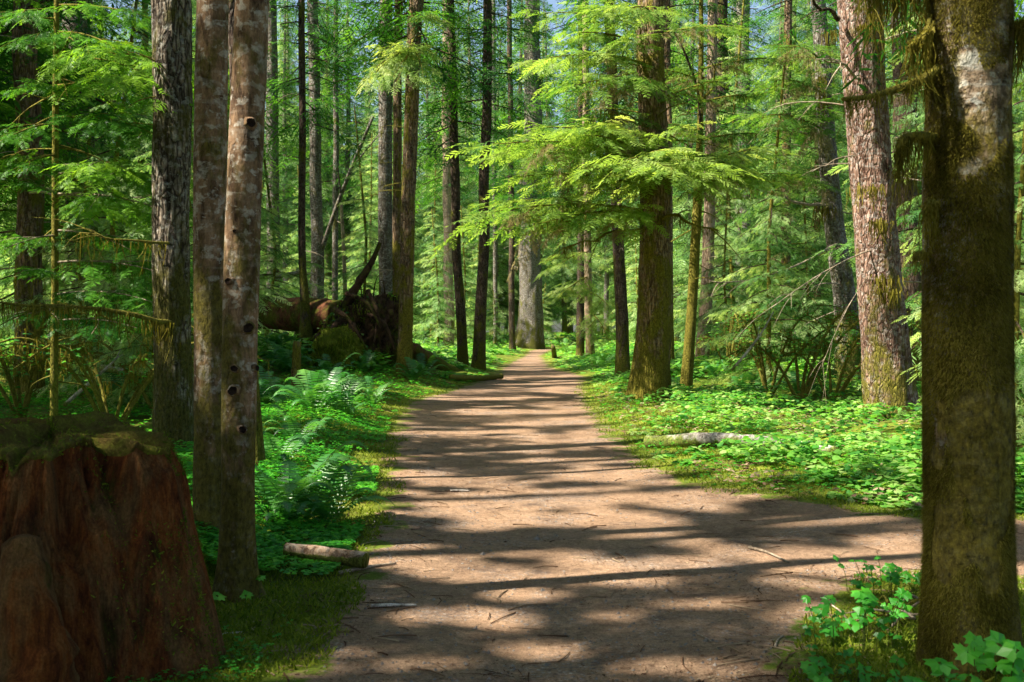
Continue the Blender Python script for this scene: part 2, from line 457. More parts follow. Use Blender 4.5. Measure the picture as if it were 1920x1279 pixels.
def moss_mat(name, a, b, c3):
    k = NT(name)
    p = k.obj()
    c = k.ramp(k.noise(p, 9, 6, .7), [(.3, a), (.52, b), (.7, c3)])
    c = k.mix(.7, c, k.ramp(k.noise(p, 70, 4, .75), [(.3, .5), (.7, 1.5)]), 'MULTIPLY')
    h = k.math('ADD', k.noise(p, 25, 5, .7), k.math('MULTIPLY', k.noise(p, 110, 3, .7), .5))
    return k.done(c, .97, k.bump(h, 1, .03), .05)
M['mosscap'] = moss_mat('stump_moss', (.07, .034, .016), (.10, .085, .018), (.15, .16, .02))
M['greenmoss'] = moss_mat('hummock_moss', (.05, .065, .01), (.10, .12, .014), (.17, .18, .02))
M['stem'] = moss_mat('green_stem', (.05, .09, .015), (.08, .12, .02), (.13, .14, .03))
k_ = NT('knot_hollow_shade'); M['knot'] = k_.done(k_.ramp(k_.noise(k_.obj(), 40, 3), [(.3, (.008, .005, .004)), (.7, (.03, .02, .014))]), .95, None, .05)  # near-black colour stands in for the shade inside a hole
def stone_mat():
    k = NT('trail_stone'); p = k.obj(); w = k.rnd()
    c = k.ramp(k.noise(p, 22, 5, .6, 0, w), [(.3, (.07, .06, .055)), (.5, (.15, .13, .115)), (.75, (.27, .24, .21))])
    return k.done(c, .8, k.bump(k.noise(p, 60, 4), .4, .01), .2)
M['stone'] = stone_mat()

# ------------------------------------------------------------------ ground and trail
def make_ground():
    ys = [-14.0]
    while ys[-1] < 260:
        y = ys[-1]
        ys.append(y + (0.3 if y < 2.5 else max(0.055, 0.0062 * (max(y, 3)) ** 1.12)))
    ys = np.array(ys)
    u = np.linspace(-1, 1, 341)
    u = np.sign(u) * (0.45 * np.abs(u) + 0.55 * np.abs(u) ** 3)
    X = u[None, :] * (11 + 1.0 * np.maximum(ys, 0))[:, None]
    Y = np.repeat(ys[:, None], len(u), 1)
    x, y = X.ravel(), Y.ravel()
    s = path_sd(x, y)
    z = gz(x, y, s)
    V = np.stack([x, y, z], 1)
    nr, nc = X.shape
    i = np.arange(nr - 1)[:, None] * nc; j = np.arange(nc - 1)[None, :]
    F = np.stack([i + j, i + j + 1, i + nc + j + 1, i + nc + j], -1).reshape(-1, 4)
    fs = s[F].mean(1)
    for nm, keep in (('trail', fs >= -0.05), ('forest_floor', fs < -0.05)):
        f = F[keep]; used = np.unique(f); mp = np.zeros(len(V), np.int64); mp[used] = np.arange(len(used))
        m = build_mesh(nm, V[used], s[used], mp[f], np.zeros((0, 3), np.int64), True, 'pathd')
        o = ob('path' if nm == 'trail' else 'ground', m, M['ground'])
        if nm == 'trail': tag(o, 'brown dirt trail dappled with sun running into the forest', 'path', kind='structure')
        else: tag(o, 'mossy forest floor on both sides of the dirt trail', 'ground', kind='structure')
make_ground()

# ------------------------------------------------------------------ where sun gets through the canopy
SHIFT = -SH * (math.cos(SUN_EL) / math.sin(SUN_EL))      # metres of shadow travel per metre of height
LIT = []
def lit_px(cx, cy, rx, ry):
    d0 = FPX * CH / (cy - ry - HZ); d1 = FPX * CH / (cy + ry - HZ); d = .5 * (d0 + d1)
    LIT.append(((cx - 960) / FPX * d, d, rx / FPX * d, max(.12, .5 * (d0 - d1))))
for e in [(915, 769, 95, 4), (1060, 790, 70, 6), (1060, 815, 40, 4), (890, 841, 140, 8), (1085, 841, 30, 5), (1085, 862, 95, 6), (870, 901, 140, 10),
          (1115, 887, 145, 12), (900, 944, 175, 20), (1190, 942, 110, 30), (1350, 935, 60, 22), (1560, 976, 170, 9),
          (840, 988, 90, 7), (1050, 975, 60, 8), (860, 1062, 120, 20), (1210, 1072, 175, 34), (1080, 1040, 70, 12), (1560, 1035, 150, 14), (1590, 1105, 110, 12),
          (875, 1160, 135, 20), (1400, 1208, 70, 11), (640, 1230, 35, 14), (1120, 1150, 60, 9), (1010, 1215, 70, 9), (1180, 1240, 60, 8), (720, 1110, 40, 7), (990, 1110, 60, 9), (1300, 1130, 70, 8), (1240, 1010, 80, 10), (800, 1025, 60, 8), (760, 1255, 140, 12), (990, 684, 45, 4), (1000, 700, 40, 3), (1130, 745, 45, 14),
          (1240, 800, 120, 45), (1450, 825, 250, 60), (1610, 890, 150, 70), (1330, 870, 120, 45),
          (640, 800, 90, 40), (600, 880, 110, 40), (690, 960, 50, 30), (560, 960, 60, 30)]:
    lit_px(*e)
def lit_vol(x, y, z, rx, ry): LIT.append((x + z * SHIFT[0], y + z * SHIFT[1], rx, ry))
lit_vol(0.6, 20.3, 5.0, 3.6, 2.0); lit_vol(2.6, 20.8, 4.2, 2.6, 1.6); lit_vol(1.6, 20.5, 6.6, 2.6, 1.6)
lit_vol(5.6, 17.4, 1.6, 1.0, .7); lit_vol(5.6, 17.4, 3.4, 1.2, .7); lit_vol(2.6, 21.3, .6, .9, .7); lit_vol(2.6, 21.3, 1.8, .8, .6); lit_vol(1.9, 4.75, 2.5, .2, .14); lit_vol(4.5, 21, 4.6, 1.9, 1.2); lit_vol(-4.4, 28.3, 1.6, 1.3, 1.0); lit_vol(1.72, 5.35, .25, .45, .35); lit_vol(-6.3, 14, 1.2, 1.6, 1.0); lit_vol(-6.0, 13, 2.2, 1.4, .8)
[lit_vol(-5.7, 13.4, q_, 1.9, 1.2) for q_ in (1.2, 2.2, 3.2, 4.2, 5.2, 6.2)]; lit_vol(-2.6, 28, 5, 1.0, 2)
LIT = np.array(LIT)

def sun_gap(C):
    """True where a leaf at C would shade a spot the sun reaches"""
    gx = C[:, 0] + C[:, 2] * SHIFT[0]; gy = C[:, 1] + C[:, 2] * SHIFT[1]
    nz = n2(gx * .7, gy, 1.3, 31, 3) * 1.2 + n2(gx * .9, gy, 3.4, 33, 3) * 2.6
    best = np.full(len(C), -9.0)
    for (ex, ey, rx, ry) in LIT:
        best = np.maximum(best, 1 - ((gx - ex) / (rx * 1.1)) ** 2 - ((gy - ey) / (ry * 1.1)) ** 2)
    return ((best + nz * .75) > -.08) | ((n2(gx * .7, gy, 1.5, 71, 4) > .26) & (gx > -4))
def keep_canopy(C): return ~sun_gap(C)  # cuts gaps into the crowns so that sun patches fall as placed

# ------------------------------------------------------------------ foliage templates
def spray(rng, n=13, fine=0, wk=1.0):
    V, F = [], []
    def quad(a, b, c, d):
        k = len(V); V.extend([a, b, c, d]); F.append((k, k + 1, k + 2, k + 3))
    def ax(t): return np.array([t, 0.03 * math.sin(5 * t), -.16 * t * t])
    for i in range(4):
        a, b = ax(i / 4), ax((i + 1) / 4); w = .012 * (1.2 - i / 4)
        wv = np.array([0, w, 0]); quad(a - wv, a + wv, b + wv * .7, b - wv * .7)
    for i in range(n * 2):
        t = .06 + .92 * (i + rng.uniform(-.3, .3)) / (n * 2); s = 1 if i % 2 else -1
        L = min(.44 * (1 - t) ** .75 + .05, .16 + t * .9) * rng.uniform(.7, 1.2)
        a = math.radians(rng.uniform(42, 64))
        d = np.array([math.cos(a), s * math.sin(a), 0]); o = np.array([-d[1], d[0], 0])
        b = ax(t); dz = rng.uniform(-.30, .02)
        def pt(q): return b + d * (L * q) + np.array([0, 0, dz * L * q * q])
        if not fine:
            w0 = .022 * rng.uniform(.8, 1.4) * wk
            p0, p1, p2 = pt(.05), pt(.55), pt(1.0)
            tw = np.array([0, 0, rng.uniform(-.012, .012)])
            quad(p0 - o * w0 * .4, p0 + o * w0 * .4, p1 + o * w0 + tw, p1 - o * w0 - tw)
            quad(p1 - o * w0 - tw, p1 + o * w0 + tw, p2 + o * .003, p2 - o * .003)
        else:
            m = max(3, int(L / .036))
            for j in range(m):
                q = (j + .5) / m
                c = pt(q); l = .058 * (1 - .5 * q) * rng.uniform(.7, 1.2); w = .021
                for ss in (1, -1):
                    aa = math.radians(rng.uniform(40, 65)) * ss
                    dd = d * math.cos(aa) + o * math.sin(aa) + np.array([0, 0, rng.uniform(-.25, .15)])
                    oo = np.array([-dd[1], dd[0], 0])
                    e = c + dd * l
                    quad(c - oo * w * .5, c + oo * w * .5, e + oo * w, e - oo * w)
    return np.array(V), np.array(F)

def rot(yaw, pitch, roll=0.0):
    cy, sy, cp, sp, cr, sr = math.cos(yaw), math.sin(yaw), math.cos(pitch), math.sin(pitch), math.cos(roll), math.sin(roll)
    Rz = np.array([[cy, -sy, 0], [sy, cy, 0], [0, 0, 1]])
    Ry = np.array([[cp, 0, -sp], [0, 1, 0], [sp, 0, cp]])
    Rx = np.array([[1, 0, 0], [0, cr, -sr], [0, sr, cr]])
    return Rz @ Ry @ Rx

RN = random.Random(7)
SPR = {0: [spray(RN, 7, 0, 1.5) for _ in range(6)], 1: [spray(RN, 9, 0, 1.3) for _ in range(6)], 2: [spray(RN, 5, 0) for _ in range(4)]}

SZ = {0: .36, 1: .36, 2: .46}
def bough(rng, lod, ns=13, droop=.22, width=1.0):
    """a flat hemlock bough of unit length along +X: V, F, per-vertex tint offset, woody axis"""
    def ax(t): return np.array([t, .04 * math.sin(3 * t), -droop * t * t + .05 * t])
    g = Geo()
    if lod < 2:                                   # side twigs off the axis, small sprays off each twig
        for i in range(ns):
            t = .10 + .86 * (i + rng.uniform(-.3, .3)) / ns; s = 1 if i % 2 else -1
            l = .50 * (1 - .62 * t) * rng.uniform(.6, 1.15) * min(1, .55 + t)
            R = rot(s * math.radians(rng.uniform(38, 66)), math.radians(rng.uniform(-20, 8)), math.radians(rng.uniform(-18, 18)))
            o = ax(t); bt = rng.uniform(-.14, .14); m = max(3, int(l / .044))
            for q in range(m):
                u = (q + .6) / m; ss = 1 if q % 2 else -1
                V, F = rng.choice(SPR[lod]); sz = rng.uniform(.11, .165) * (1.1 - .45 * u)
                R2 = R @ rot(ss * math.radians(rng.uniform(25, 60)), math.radians(rng.uniform(-38, 2)), math.radians(rng.uniform(-25, 25)))
                c = o + R @ np.array([l * u, 0, -.20 * l * u * u])
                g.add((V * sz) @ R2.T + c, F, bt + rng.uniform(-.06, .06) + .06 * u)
            V, F = rng.choice(SPR[lod]); g.add((V * .17) @ (R @ rot(0, -.3)).T + o + R @ np.array([l * .92, 0, -.17 * l]), F, bt + .08)
        V, F = rng.choice(SPR[lod]); g.add((V * .2) @ rot(0, -.35).T + ax(.92), F, .08)
        V, T, f4, _ = g.arrays()
        return V, f4, T, np.array([ax(t) for t in np.linspace(0, .96, 7)])
    for i in range(ns):
        t = .14 + .8 * (i + rng.uniform(-.3, .3)) / ns; s = 1 if i % 2 else -1
        size = (SZ[lod] * (1 - .5 * t)) * rng.uniform(.75, 1.15) * width
        V, F = rng.choice(SPR[lod])
        R = rot(s * math.radians(rng.uniform(32, 62)), math.radians(rng.uniform(-28, 4)), math.radians(rng.uniform(-25, 25)))
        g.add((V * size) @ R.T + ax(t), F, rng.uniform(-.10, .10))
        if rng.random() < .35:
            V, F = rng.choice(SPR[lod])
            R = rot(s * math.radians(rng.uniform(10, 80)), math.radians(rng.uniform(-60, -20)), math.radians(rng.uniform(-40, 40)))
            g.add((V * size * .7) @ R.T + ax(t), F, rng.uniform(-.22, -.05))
    V, F = rng.choice(SPR[lod])
    g.add((V * .34) @ rot(0, -.35).T + ax(.9), F, .08)
    V, T, f4, _ = g.arrays()
    axis = np.array([ax(t) for t in np.linspace(0, .96, 7)])
    return V, f4, T, axis
BGH = {0: [bough(RN, 0, 13) for _ in range(6)], 1: [bough(RN, 1, 13) for _ in range(5)], 2: [bough(RN, 2, 13) for _ in range(5)]}

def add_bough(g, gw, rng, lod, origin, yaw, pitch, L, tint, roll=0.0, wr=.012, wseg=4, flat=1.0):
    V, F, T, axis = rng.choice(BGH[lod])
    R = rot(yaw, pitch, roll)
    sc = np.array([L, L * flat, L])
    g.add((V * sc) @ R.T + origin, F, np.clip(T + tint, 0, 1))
    if gw:
        a = (axis * sc) @ R.T + origin
        v, f = tube(a, np.linspace(wr * L ** .5 * 1.4, wr * .25, len(a)), wseg, cap=False)
        g.add(v, f, tint, 1)

def crown(rng, axisf, z0, z1, rmax, nb, lod, tint=.45, tvar=.25, shape=.8, rtop=.25, gw=True):
    g = Geo()
    for i in range(nb):
        q = (i + rng.random()) / nb
        z = z0 + (z1 - z0) * q
        L = (rtop + (rmax - rtop) * (1 - q) ** shape) * rng.uniform(.65, 1.15)
        yaw = i * 2.39996 + rng.uniform(-.5, .5)
        add_bough(g, gw, rng, lod, axisf(z), yaw, math.radians(rng.uniform(-24, 6)), L, tint + rng.uniform(-tvar, tvar) , rng.uniform(-.3, .3))
    return g

def lobed(rng, r, n=5):
    """one broad lobed leaf, flat in XY, stalk at the origin, folded a little; V, F(quads)"""
    pts = [(0, 0)]
    m = n * 2 + 1
    for i in range(m):
        a = math.radians(-125 + 250 * i / (m - 1)); k = (1.0 if i % 2 else .66) * rng.uniform(.9, 1.08) * (1 - .18 * abs(a) / 2.2)
        pts.append((r * k * math.cos(a) + r * .15, r * k * math.sin(a)))
    V = np.array([(x, y, -.34 * abs(y) - .20 * x * x / r + rng.uniform(-.06, .06) * r) for x, y in pts])
    F = [(0, i, i + 1, i + 2) for i in range(1, m - 1, 2)]
    return V, np.array(F)

# ------------------------------------------------------------------ trunks
def trunk_geo(pts, rad, seg, step_vis, ztop_vis, flare=.35, fh=.4, amp=.05, ridge=0.0, rsc=9.0, seed=0, nroot=5):
    """pts: axis control points (world) bottom to top; rad: radii there"""
    pts = np.asarray(pts, float); rad = np.asarray(rad, float)
    z0, z1 = pts[0, 2], pts[-1, 2]
    zs = [z0 - .35]
    while zs[-1] < z1: zs.append(zs[-1] + (step_vis if zs[-1] < ztop_vis else 1.2))
    zs = np.array(zs[:-1] + [z1])
    ax = np.stack([np.interp(zs, pts[:, 2], pts[:, 0]), np.interp(zs, pts[:, 2], pts[:, 1]), zs], 1)
    wig = np.stack([vnoise(np.stack([zs * .45, zs * 0 + seed, zs * 0], 1), 1), vnoise(np.stack([zs * .45, zs * 0 + seed, zs * 0], 1), 2)], 1)
    r = np.interp(zs, pts[:, 2], rad)
    ax[:, :2] += wig * (r * .22)[:, None]
    h = np.maximum(0, zs - z0)
    th = np.arange(seg) * 2 * math.pi / seg
    fl = flare * np.exp(-h / fh)
    R = r[:, None] * (1 + fl[:, None] * (.75 + .45 * np.cos(nroot * th + seed)[None, :] + .25 * np.cos(3 * th + 2 * seed)[None, :]))
    cx = np.cos(th)[None, :] * R; cy = np.sin(th)[None, :] * R
    Q = np.stack([cx.ravel(), cy.ravel(), np.repeat(zs, seg)], 1)
    lum = fbm(Q * np.array([2.2, 2.2, .9]) / max(.3, r[0] * 2) + seed * 3.7, 3, seed)
    D = amp * lum
    if ridge:
        a = 1 - np.abs(fbm(Q * np.array([rsc, rsc, rsc * .16]) + seed, 3, seed + 5)) * 2.2
        D = D + ridge * (np.clip(a, 0, 1) * -1 + .4 * fbm(Q * np.array([rsc * 2, rsc * 2, rsc * .7]), 2, seed + 8))
    R = R * (1 + D.reshape(R.shape))
    V = np.stack([ax[:, 0:1] + np.cos(th)[None, :] * R, ax[:, 1:2] + np.sin(th)[None, :] * R, np.repeat(zs[:, None], seg, 1)], -1).reshape(-1, 3)
    n = len(zs)
    i = np.arange(n - 1)[:, None] * seg; j = np.arange(seg)[None, :]; j2 = (j + 1) % seg
    F = np.stack([i + j, i + j2, i + seg + j2, i + seg + j], -1).reshape(-1, 4)
    axf = lambda z: np.array([np.interp(z, zs, ax[:, 0]), np.interp(z, zs, ax[:, 1]), z])
    rf = lambda z: float(np.interp(z, zs, r))
    return V, F, axf, rf

def twigs(rng, axf, rf, z0, z1, n, lmin, lmax, mossy=.5):
    out = []
    for i in range(n):
        g = Geo(); out.append(g)
        z = rng.uniform(z0, z1); a = rng.uniform(0, 6.283); L = rng.uniform(lmin, lmax)
        d = np.array([math.cos(a), math.sin(a), rng.uniform(-.35, .25)])
        p0 = axf(z) + d * rf(z) * .7
        side = np.array([-d[1], d[0], 0]) * rng.uniform(-.2, .2)
        pts = [p0, p0 + d * L * .4 + side * L * .3, p0 + d * L * .75 + side * L + np.array([0, 0, -.06 * L]), p0 + d * L + side * L * 1.4 + np.array([0, 0, -.2 * L])]
        c = curve(pts, 7)
        v, f = tube(c, np.linspace(.013, .003, 7) * (.6 + L * .5), 5, cap=False); g.add(v, f)
        for kk in range(rng.randint(1, 4)):
            q = rng.randint(2, 5); e = d * .4 + np.array([rng.uniform(-.6, .6), rng.uniform(-.6, .6), rng.uniform(-.5, .3)])
            l2 = L * rng.uniform(.15, .4)
            v, f = tube(curve([c[q], c[q] + e * l2 * .5, c[q] + e * l2 + np.array([0, 0, -.1 * l2])], 4), np.linspace(.005, .002, 4), 4, cap=False); g.add(v, f)
    return out

def strands(rng, roots, lmin, lmax, w=.012, nseg=3):
    """thin hanging moss strips from the given points"""
    g = Geo(); R = np.asarray(roots, float); n = len(R)
    if n == 0: return g
    rs = np.random.RandomState(rng.randint(0, 10 ** 6))
    L = rs.uniform(lmin, lmax, n) * (.35 + .65 * rs.rand(n)); a = rs.uniform(0, math.pi, n)
    o = np.stack([np.cos(a), np.sin(a), np.zeros(n)], 1)
    sway = rs.normal(0, .20, (n, 3)); sway[:, 2] = 0
    V = []
    for k in range(nseg + 1):
        q = k / nseg
        c = R + np.stack([np.zeros(n), np.zeros(n), -L * q], 1) + sway * (L * q * q)[:, None] + rs.normal(0, .006, (n, 3))
        ww = (w * (1 - .75 * q) * rs.uniform(.6, 1.3, n))[:, None]
        V += [c - o * ww * .5, c + o * ww * .5]
    V = np.stack(V, 1).reshape(-1, 3)
    st = 2 * (nseg + 1)
    F = []
    for k in range(nseg):
        b = np.arange(n) * st + 2 * k
        F.append(np.stack([b, b + 1, b + 3, b + 2], 1))
    g.add(V, np.concatenate(F), np.repeat(np.clip(rs.normal(.5, .2, n), 0, 1), st))
    return g

def tree(name, label, path_px, d, mat, seg=20, htop=24, group=None, cat='tree', ground_d=None, flare=.35, amp=.06, ridge=0.0, rsc=9, cz=None,
         cr=2.6, cn=40, clod=2, ntwig=0, tw=(.3, 1.0), twz=(1.5, 8), seed=0, fh=.4, dtop=None, zbase=None, tint=.42, step=None):
    """path_px: (x, y, width) of the trunk in the photograph from its base up"""
    rng = random.Random(seed * 91 + 5)
    pts, rad = [], []
    for (px, py, w) in path_px:
        p = P(px, py, d); pts.append(p); rad.append(w / FPX * d / 2)
    bz = gz1(pts[0][0], d) if zbase is None else zbase
    p0 = pts[0].copy(); p0[2] = bz; pts[0] = p0
    a, b = pts[-2], pts[-1]
    if b[2] < htop:
        sl = (b[:2] - a[:2]) / max(.5, b[2] - a[2]) * .4
        h = htop - b[2]
        for q, rr in ((.5, .62), (1.0, .12)):
            pts.append(np.array([*(b[:2] + sl * h * q * (1 if q < .6 else .9)), b[2] + h * q])); rad.append(rad[len(path_px) - 1] * rr)
    topv = CH + HZ / FPX * d + .6
    V, F, axf, rf = trunk_geo(pts, rad, seg, step or max(.05, d / 260), topv, flare, fh, amp, ridge, rsc, seed)
    root = empty(name, p0, label, cat, group)
    ob('trunk', Geo().add(V, F).mesh('trunk', p0), M[mat], root)
    if cz is not None:
        g = crown(rng, axf, cz, htop - .2, cr, cn, clod, tint)
        ob('crown', g.mesh('crown', p0, keep=keep_canopy), [M['needles'], M['darkbark']], root)
    if ntwig:
        g = twigs(rng, axf, rf, twz[0], min(twz[1], topv), ntwig, *tw)
        for q in g: ob('dead_twig', q.mesh('dead_twig', p0), M['deadwood'] if seed % 2 else M['mosslimb'], root)
    return root, p0, axf, rf, rng

def feature_bough(t, start, tip, lod=0, mat='needles', tint=.6, flat=1.0, wr=.014, moss=0, nb=1, woodmat='mosslimb', roll=0.0):
    """one long layered bough of a tree with its wood and, below it, its foliage"""
    root, p0, axf, rf, rng = t
    start = np.asarray(start, float); tip = np.asarray(tip, float)
    dv = tip - start; L = np.linalg.norm(dv)
    yaw = math.atan2(dv[1], dv[0]); pitch = math.asin(dv[2] / L) + .14
    g, gw = Geo(), Geo()
    V, F, T, axis = rng.choice(BGH[lod])
    R = rot(yaw, pitch, roll); sc = np.array([L, L * flat, L * .9])
    g.add((V * sc) @ R.T + start, F, np.clip(T + tint, 0, 1))
    for _ in range(nb):                       # side boughs out of the main axis
        q = rng.uniform(.25, .75); i = int(q * 6)
        o = (axis[i] * sc) @ R.T + start
        V, F, T, _a = rng.choice(BGH[lod])
        R2 = rot(yaw + rng.choice((-1, 1)) * rng.uniform(.35, .9), pitch + rng.uniform(-.15, .1), rng.uniform(-.3, .3))
        l2 = L * (1 - q) * rng.uniform(.7, 1.0) + .25
        g.add((V * l2) @ R2.T + o, F, np.clip(T + tint + rng.uniform(-.15, .1), 0, 1))
        a2 = (_a * l2) @ R2.T + o
        v, f = tube(a2, np.linspace(wr * .7, wr * .2, 7), 5, cap=False); gw.add(v, f)
    a = (axis * sc) @ R.T + start
    v, f = tube(a, np.linspace(wr * 1.6, wr * .4, 7), 6, cap=False); gw.add(v, f)
    b = ob('bough', gw.mesh('bough', p0), M[woodmat], root)
    if moss >= 40:
        gd = Geo()
        for _ in range(7):
            q = rng.uniform(.1, .8); i = int(q * 6); o = (axis[i] * sc) @ R.T + start
            V, F, T, _a = rng.choice(BGH[0]); R2 = rot(yaw + rng.choice((-1, 1)) * rng.uniform(.1, 1.0), pitch - rng.uniform(.3, .9), rng.uniform(-.4, .4)); l2 = L * rng.uniform(.2, .38)
            gd.add((V * l2 * np.array([1, .45, 1])) @ R2.T + o, F, np.clip(T + .55 + rng.uniform(-.2, .2), 0, 1))
        ob('dry_spray', gd.mesh('dry_spray', p0), M['dryneedles'], b)
    ob('foliage', g.mesh('foliage', p0), M[mat], b)
    if moss:
        rp = []
        for _ in range(moss):
            u = rng.random() * 5.99; i = int(u); rp.append(a[i] * (1 - u + i) + a[min(i + 1, 6)] * (u - i))
        ob('hanging_moss', strands(rng, rp, .08, .45, .014).mesh('hanging_moss', p0), M['hangmoss'], b)
    return b

# ------------------------------------------------------------------ the trees the photograph singles out
T = {}
T['L1'] = tree('conifer_tree', 'mossy trunk behind the rotten stump beside a spindly sapling', [(58, 775, 52), (56, 400, 48), (55, 0, 44)], 20, 'brownbark', 20, 26, amp=.07, ridge=.03, cz=6, cr=3.4, cn=90, ntwig=12, seed=1)
T['L2'] = tree('hemlock_sapling', 'spindly hemlock sapling with layered green boughs behind the rotten stump', [(101, 830, 15), (104, 400, 13), (109, 0, 10)], 14, 'mosslimb', 10, 8.5, flare=.2, cz=5.9, cr=1.3, cn=16, ntwig=22, tw=(.4, 1.3), twz=(.8, 6), seed=2, clod=1, tint=.5)
T['L3'] = tree('conifer_tree', 'broad dim trunk half hidden by the boughs of the sapling', [(158, 735, 66), (150, 400, 60), (150, 0, 54)], 27, 'greybark', 20, 30, amp=.06, ridge=.04, cz=6.5, cr=3.6, cn=90, ntwig=10, seed=3)
T['L4'] = tree('conifer_tree', 'deeply furrowed grey trunk just behind the leaning pair of slim trunks', [(331, 862, 72), (327, 600, 70), (323, 300, 72), (321, 0, 76)], 12.6, 'fissured', 64, 25, amp=.04, ridge=.07, rsc=11, cz=10, cr=3.0, cn=46, ntwig=6, tw=(.2, .6), seed=4)
T['L5'] = tree('alder_tree', 'slim lichen spotted trunk, straight one of the pair beside the stump', [(400, 1045, 66), (399, 700, 64), (397, 350, 61), (399, 0, 58)], 7.3, 'alder', 64, 20, amp=.07, flare=.55, cz=9, cr=2.6, cn=34, seed=5, fh=.14)
T['L6'] = tree('alder_tree', 'slim brown trunk dotted with dark knots, leaning one of the pair', [(433, 1135, 68), (441, 900, 62), (455, 550, 66), (470, 200, 64), (478, 0, 63)], 6.0, 'alder', 72, 18, amp=.07, flare=.5, cz=9, cr=2.4, cn=30, seed=6, fh=.14)
T['L5b'] = tree('alder_tree', 'thin dark trunk leaning behind the pair of slim trunks', [(486, 905, 24), (465, 600, 24), (448, 300, 24), (436, 0, 24)], 10.5, 'darkbark', 20, 16, cz=9, cr=2, cn=20, seed=7)
T['L7'] = tree('conifer_tree', 'dim trunk showing right beside the knotted leaning trunk', [(512, 680, 26), (511, 300, 24), (510, 0, 22)], 42, 'greybark', 12, 30, cz=8, cr=3.2, cn=80, ntwig=8, seed=8)
T['L8'] = tree('conifer_tree', 'thin dark trunk standing on the fallen red log', [(573, 625, 20), (567, 500, 14), (568, 200, 13), (567, 0, 12)], 30, 'darkbark', 12, 20, cz=7, cr=2.2, cn=70, ntwig=14, twz=(3, 10), seed=9, flare=.8, zbase=1.2)
T['L9'] = tree('conifer_tree', 'pale grey trunk rising behind the log and the upturned roots', [(598, 640, 28), (594, 400, 23), (588, 0, 20)], 40, 'greybark', 14, 30, cz=9, cr=3.4, cn=90, ntwig=10, seed=10)
T['L10'] = tree('conifer_tree', 'very thin grey trunk above the left end of the upturned roots', [(629, 640, 12), (630, 300, 11), (632, 0, 9)], 44, 'greybark', 10, 24, cz=7, cr=2.6, cn=80, ntwig=8, seed=11)
T['L13'] = tree('conifer_tree', 'grey trunk rising right behind the upturned roots', [(724, 680, 30), (722, 400, 27), (721, 150, 25), (726, 0, 24)], 35, 'greybark', 16, 28, amp=.07, cz=9, cr=3.2, cn=90, ntwig=16, seed=12, twz=(3, 12))
T['L14'] = tree('conifer_tree', 'middle and slimmest of three trunks grouped beside the upturned roots', [(744, 705, 19), (745, 400, 17), (748, 0, 15)], 31, 'brownbark', 14, 24, cz=9, cr=2.6, cn=70, ntwig=10, seed=13)
T['L15'] = tree('conifer_tree', 'mossy footed trunk at the trail edge, nearest of three grouped trunks', [(760, 727, 28), (765, 500, 27), (771, 250, 27), (783, 0, 28)], 28, 'brownbark', 20, 27, amp=.08, ridge=.03, flare=.3, cz=8.6, cr=3.2, cn=80, ntwig=18, seed=14, twz=(3, 9))
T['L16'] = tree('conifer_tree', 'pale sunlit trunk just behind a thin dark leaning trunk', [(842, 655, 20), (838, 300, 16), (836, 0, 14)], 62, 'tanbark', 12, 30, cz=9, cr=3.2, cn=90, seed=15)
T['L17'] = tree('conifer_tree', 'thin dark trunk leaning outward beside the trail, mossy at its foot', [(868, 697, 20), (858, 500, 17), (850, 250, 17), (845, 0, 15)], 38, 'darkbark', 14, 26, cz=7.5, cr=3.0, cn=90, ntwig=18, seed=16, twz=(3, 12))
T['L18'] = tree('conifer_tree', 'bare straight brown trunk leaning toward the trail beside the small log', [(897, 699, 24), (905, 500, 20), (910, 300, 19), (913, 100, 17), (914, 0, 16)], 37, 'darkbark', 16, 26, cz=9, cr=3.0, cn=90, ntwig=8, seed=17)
T['C1'] = tree('cedar_tree', 'huge grey cedar trunk with flared foot where the trail ends', [(992, 657, 50), (993, 560, 44), (995, 440, 42), (998, 200, 36)], 78, 'greybark', 40, 45, amp=.05, ridge=.08, rsc=2.5, flare=.35, fh=1.6, cz=9.5, cr=5, cn=150, seed=18)
T['C2'] = tree('conifer_tree', 'thin dark trunk touching the huge cedar', [(960, 660, 12), (959, 450, 11), (955, 0, 9)], 66, 'darkbark', 10, 26, cz=8, cr=3, cn=90, ntwig=6, seed=19)
T['C3'] = tree('conifer_tree', 'thin grey trunk between the bare leaning trunk and the cedar', [(930, 655, 9), (928, 450, 8), (925, 0, 7)], 70, 'greybark', 10, 24, cz=8, cr=2.6, cn=80, seed=20)
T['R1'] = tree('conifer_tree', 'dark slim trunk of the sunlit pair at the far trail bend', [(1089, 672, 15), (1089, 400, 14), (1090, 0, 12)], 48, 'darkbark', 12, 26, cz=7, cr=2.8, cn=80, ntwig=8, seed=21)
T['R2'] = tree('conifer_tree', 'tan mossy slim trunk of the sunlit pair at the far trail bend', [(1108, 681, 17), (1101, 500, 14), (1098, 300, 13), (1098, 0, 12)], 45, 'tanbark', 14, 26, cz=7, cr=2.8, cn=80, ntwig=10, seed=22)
T['R3'] = tree('conifer_tree', 'dark leaning trunk standing before the big bark trunk at the trail', [(1172, 712, 26), (1163, 550, 23), (1155, 400, 21), (1148, 200, 20), (1140, 0, 19)], 31, 'darkbark', 18, 24, cz=7.5, cr=2.4, cn=80, ntwig=10, seed=23)
T['R4'] = tree('hemlock_tree', 'stout brown hemlock beside the trail spreading bright layered boughs', [(1226, 757, 74), (1224, 650, 68), (1222, 400, 60), (1220, 150, 55), (1219, 0, 52)], 21.5, 'brownbark', 64, 32, amp=.05, ridge=.06, rsc=8, flare=.30, cz=9.2, cr=3.6, cn=60, ntwig=16, seed=24, twz=(4, 9), tw=(.5, 1.6))
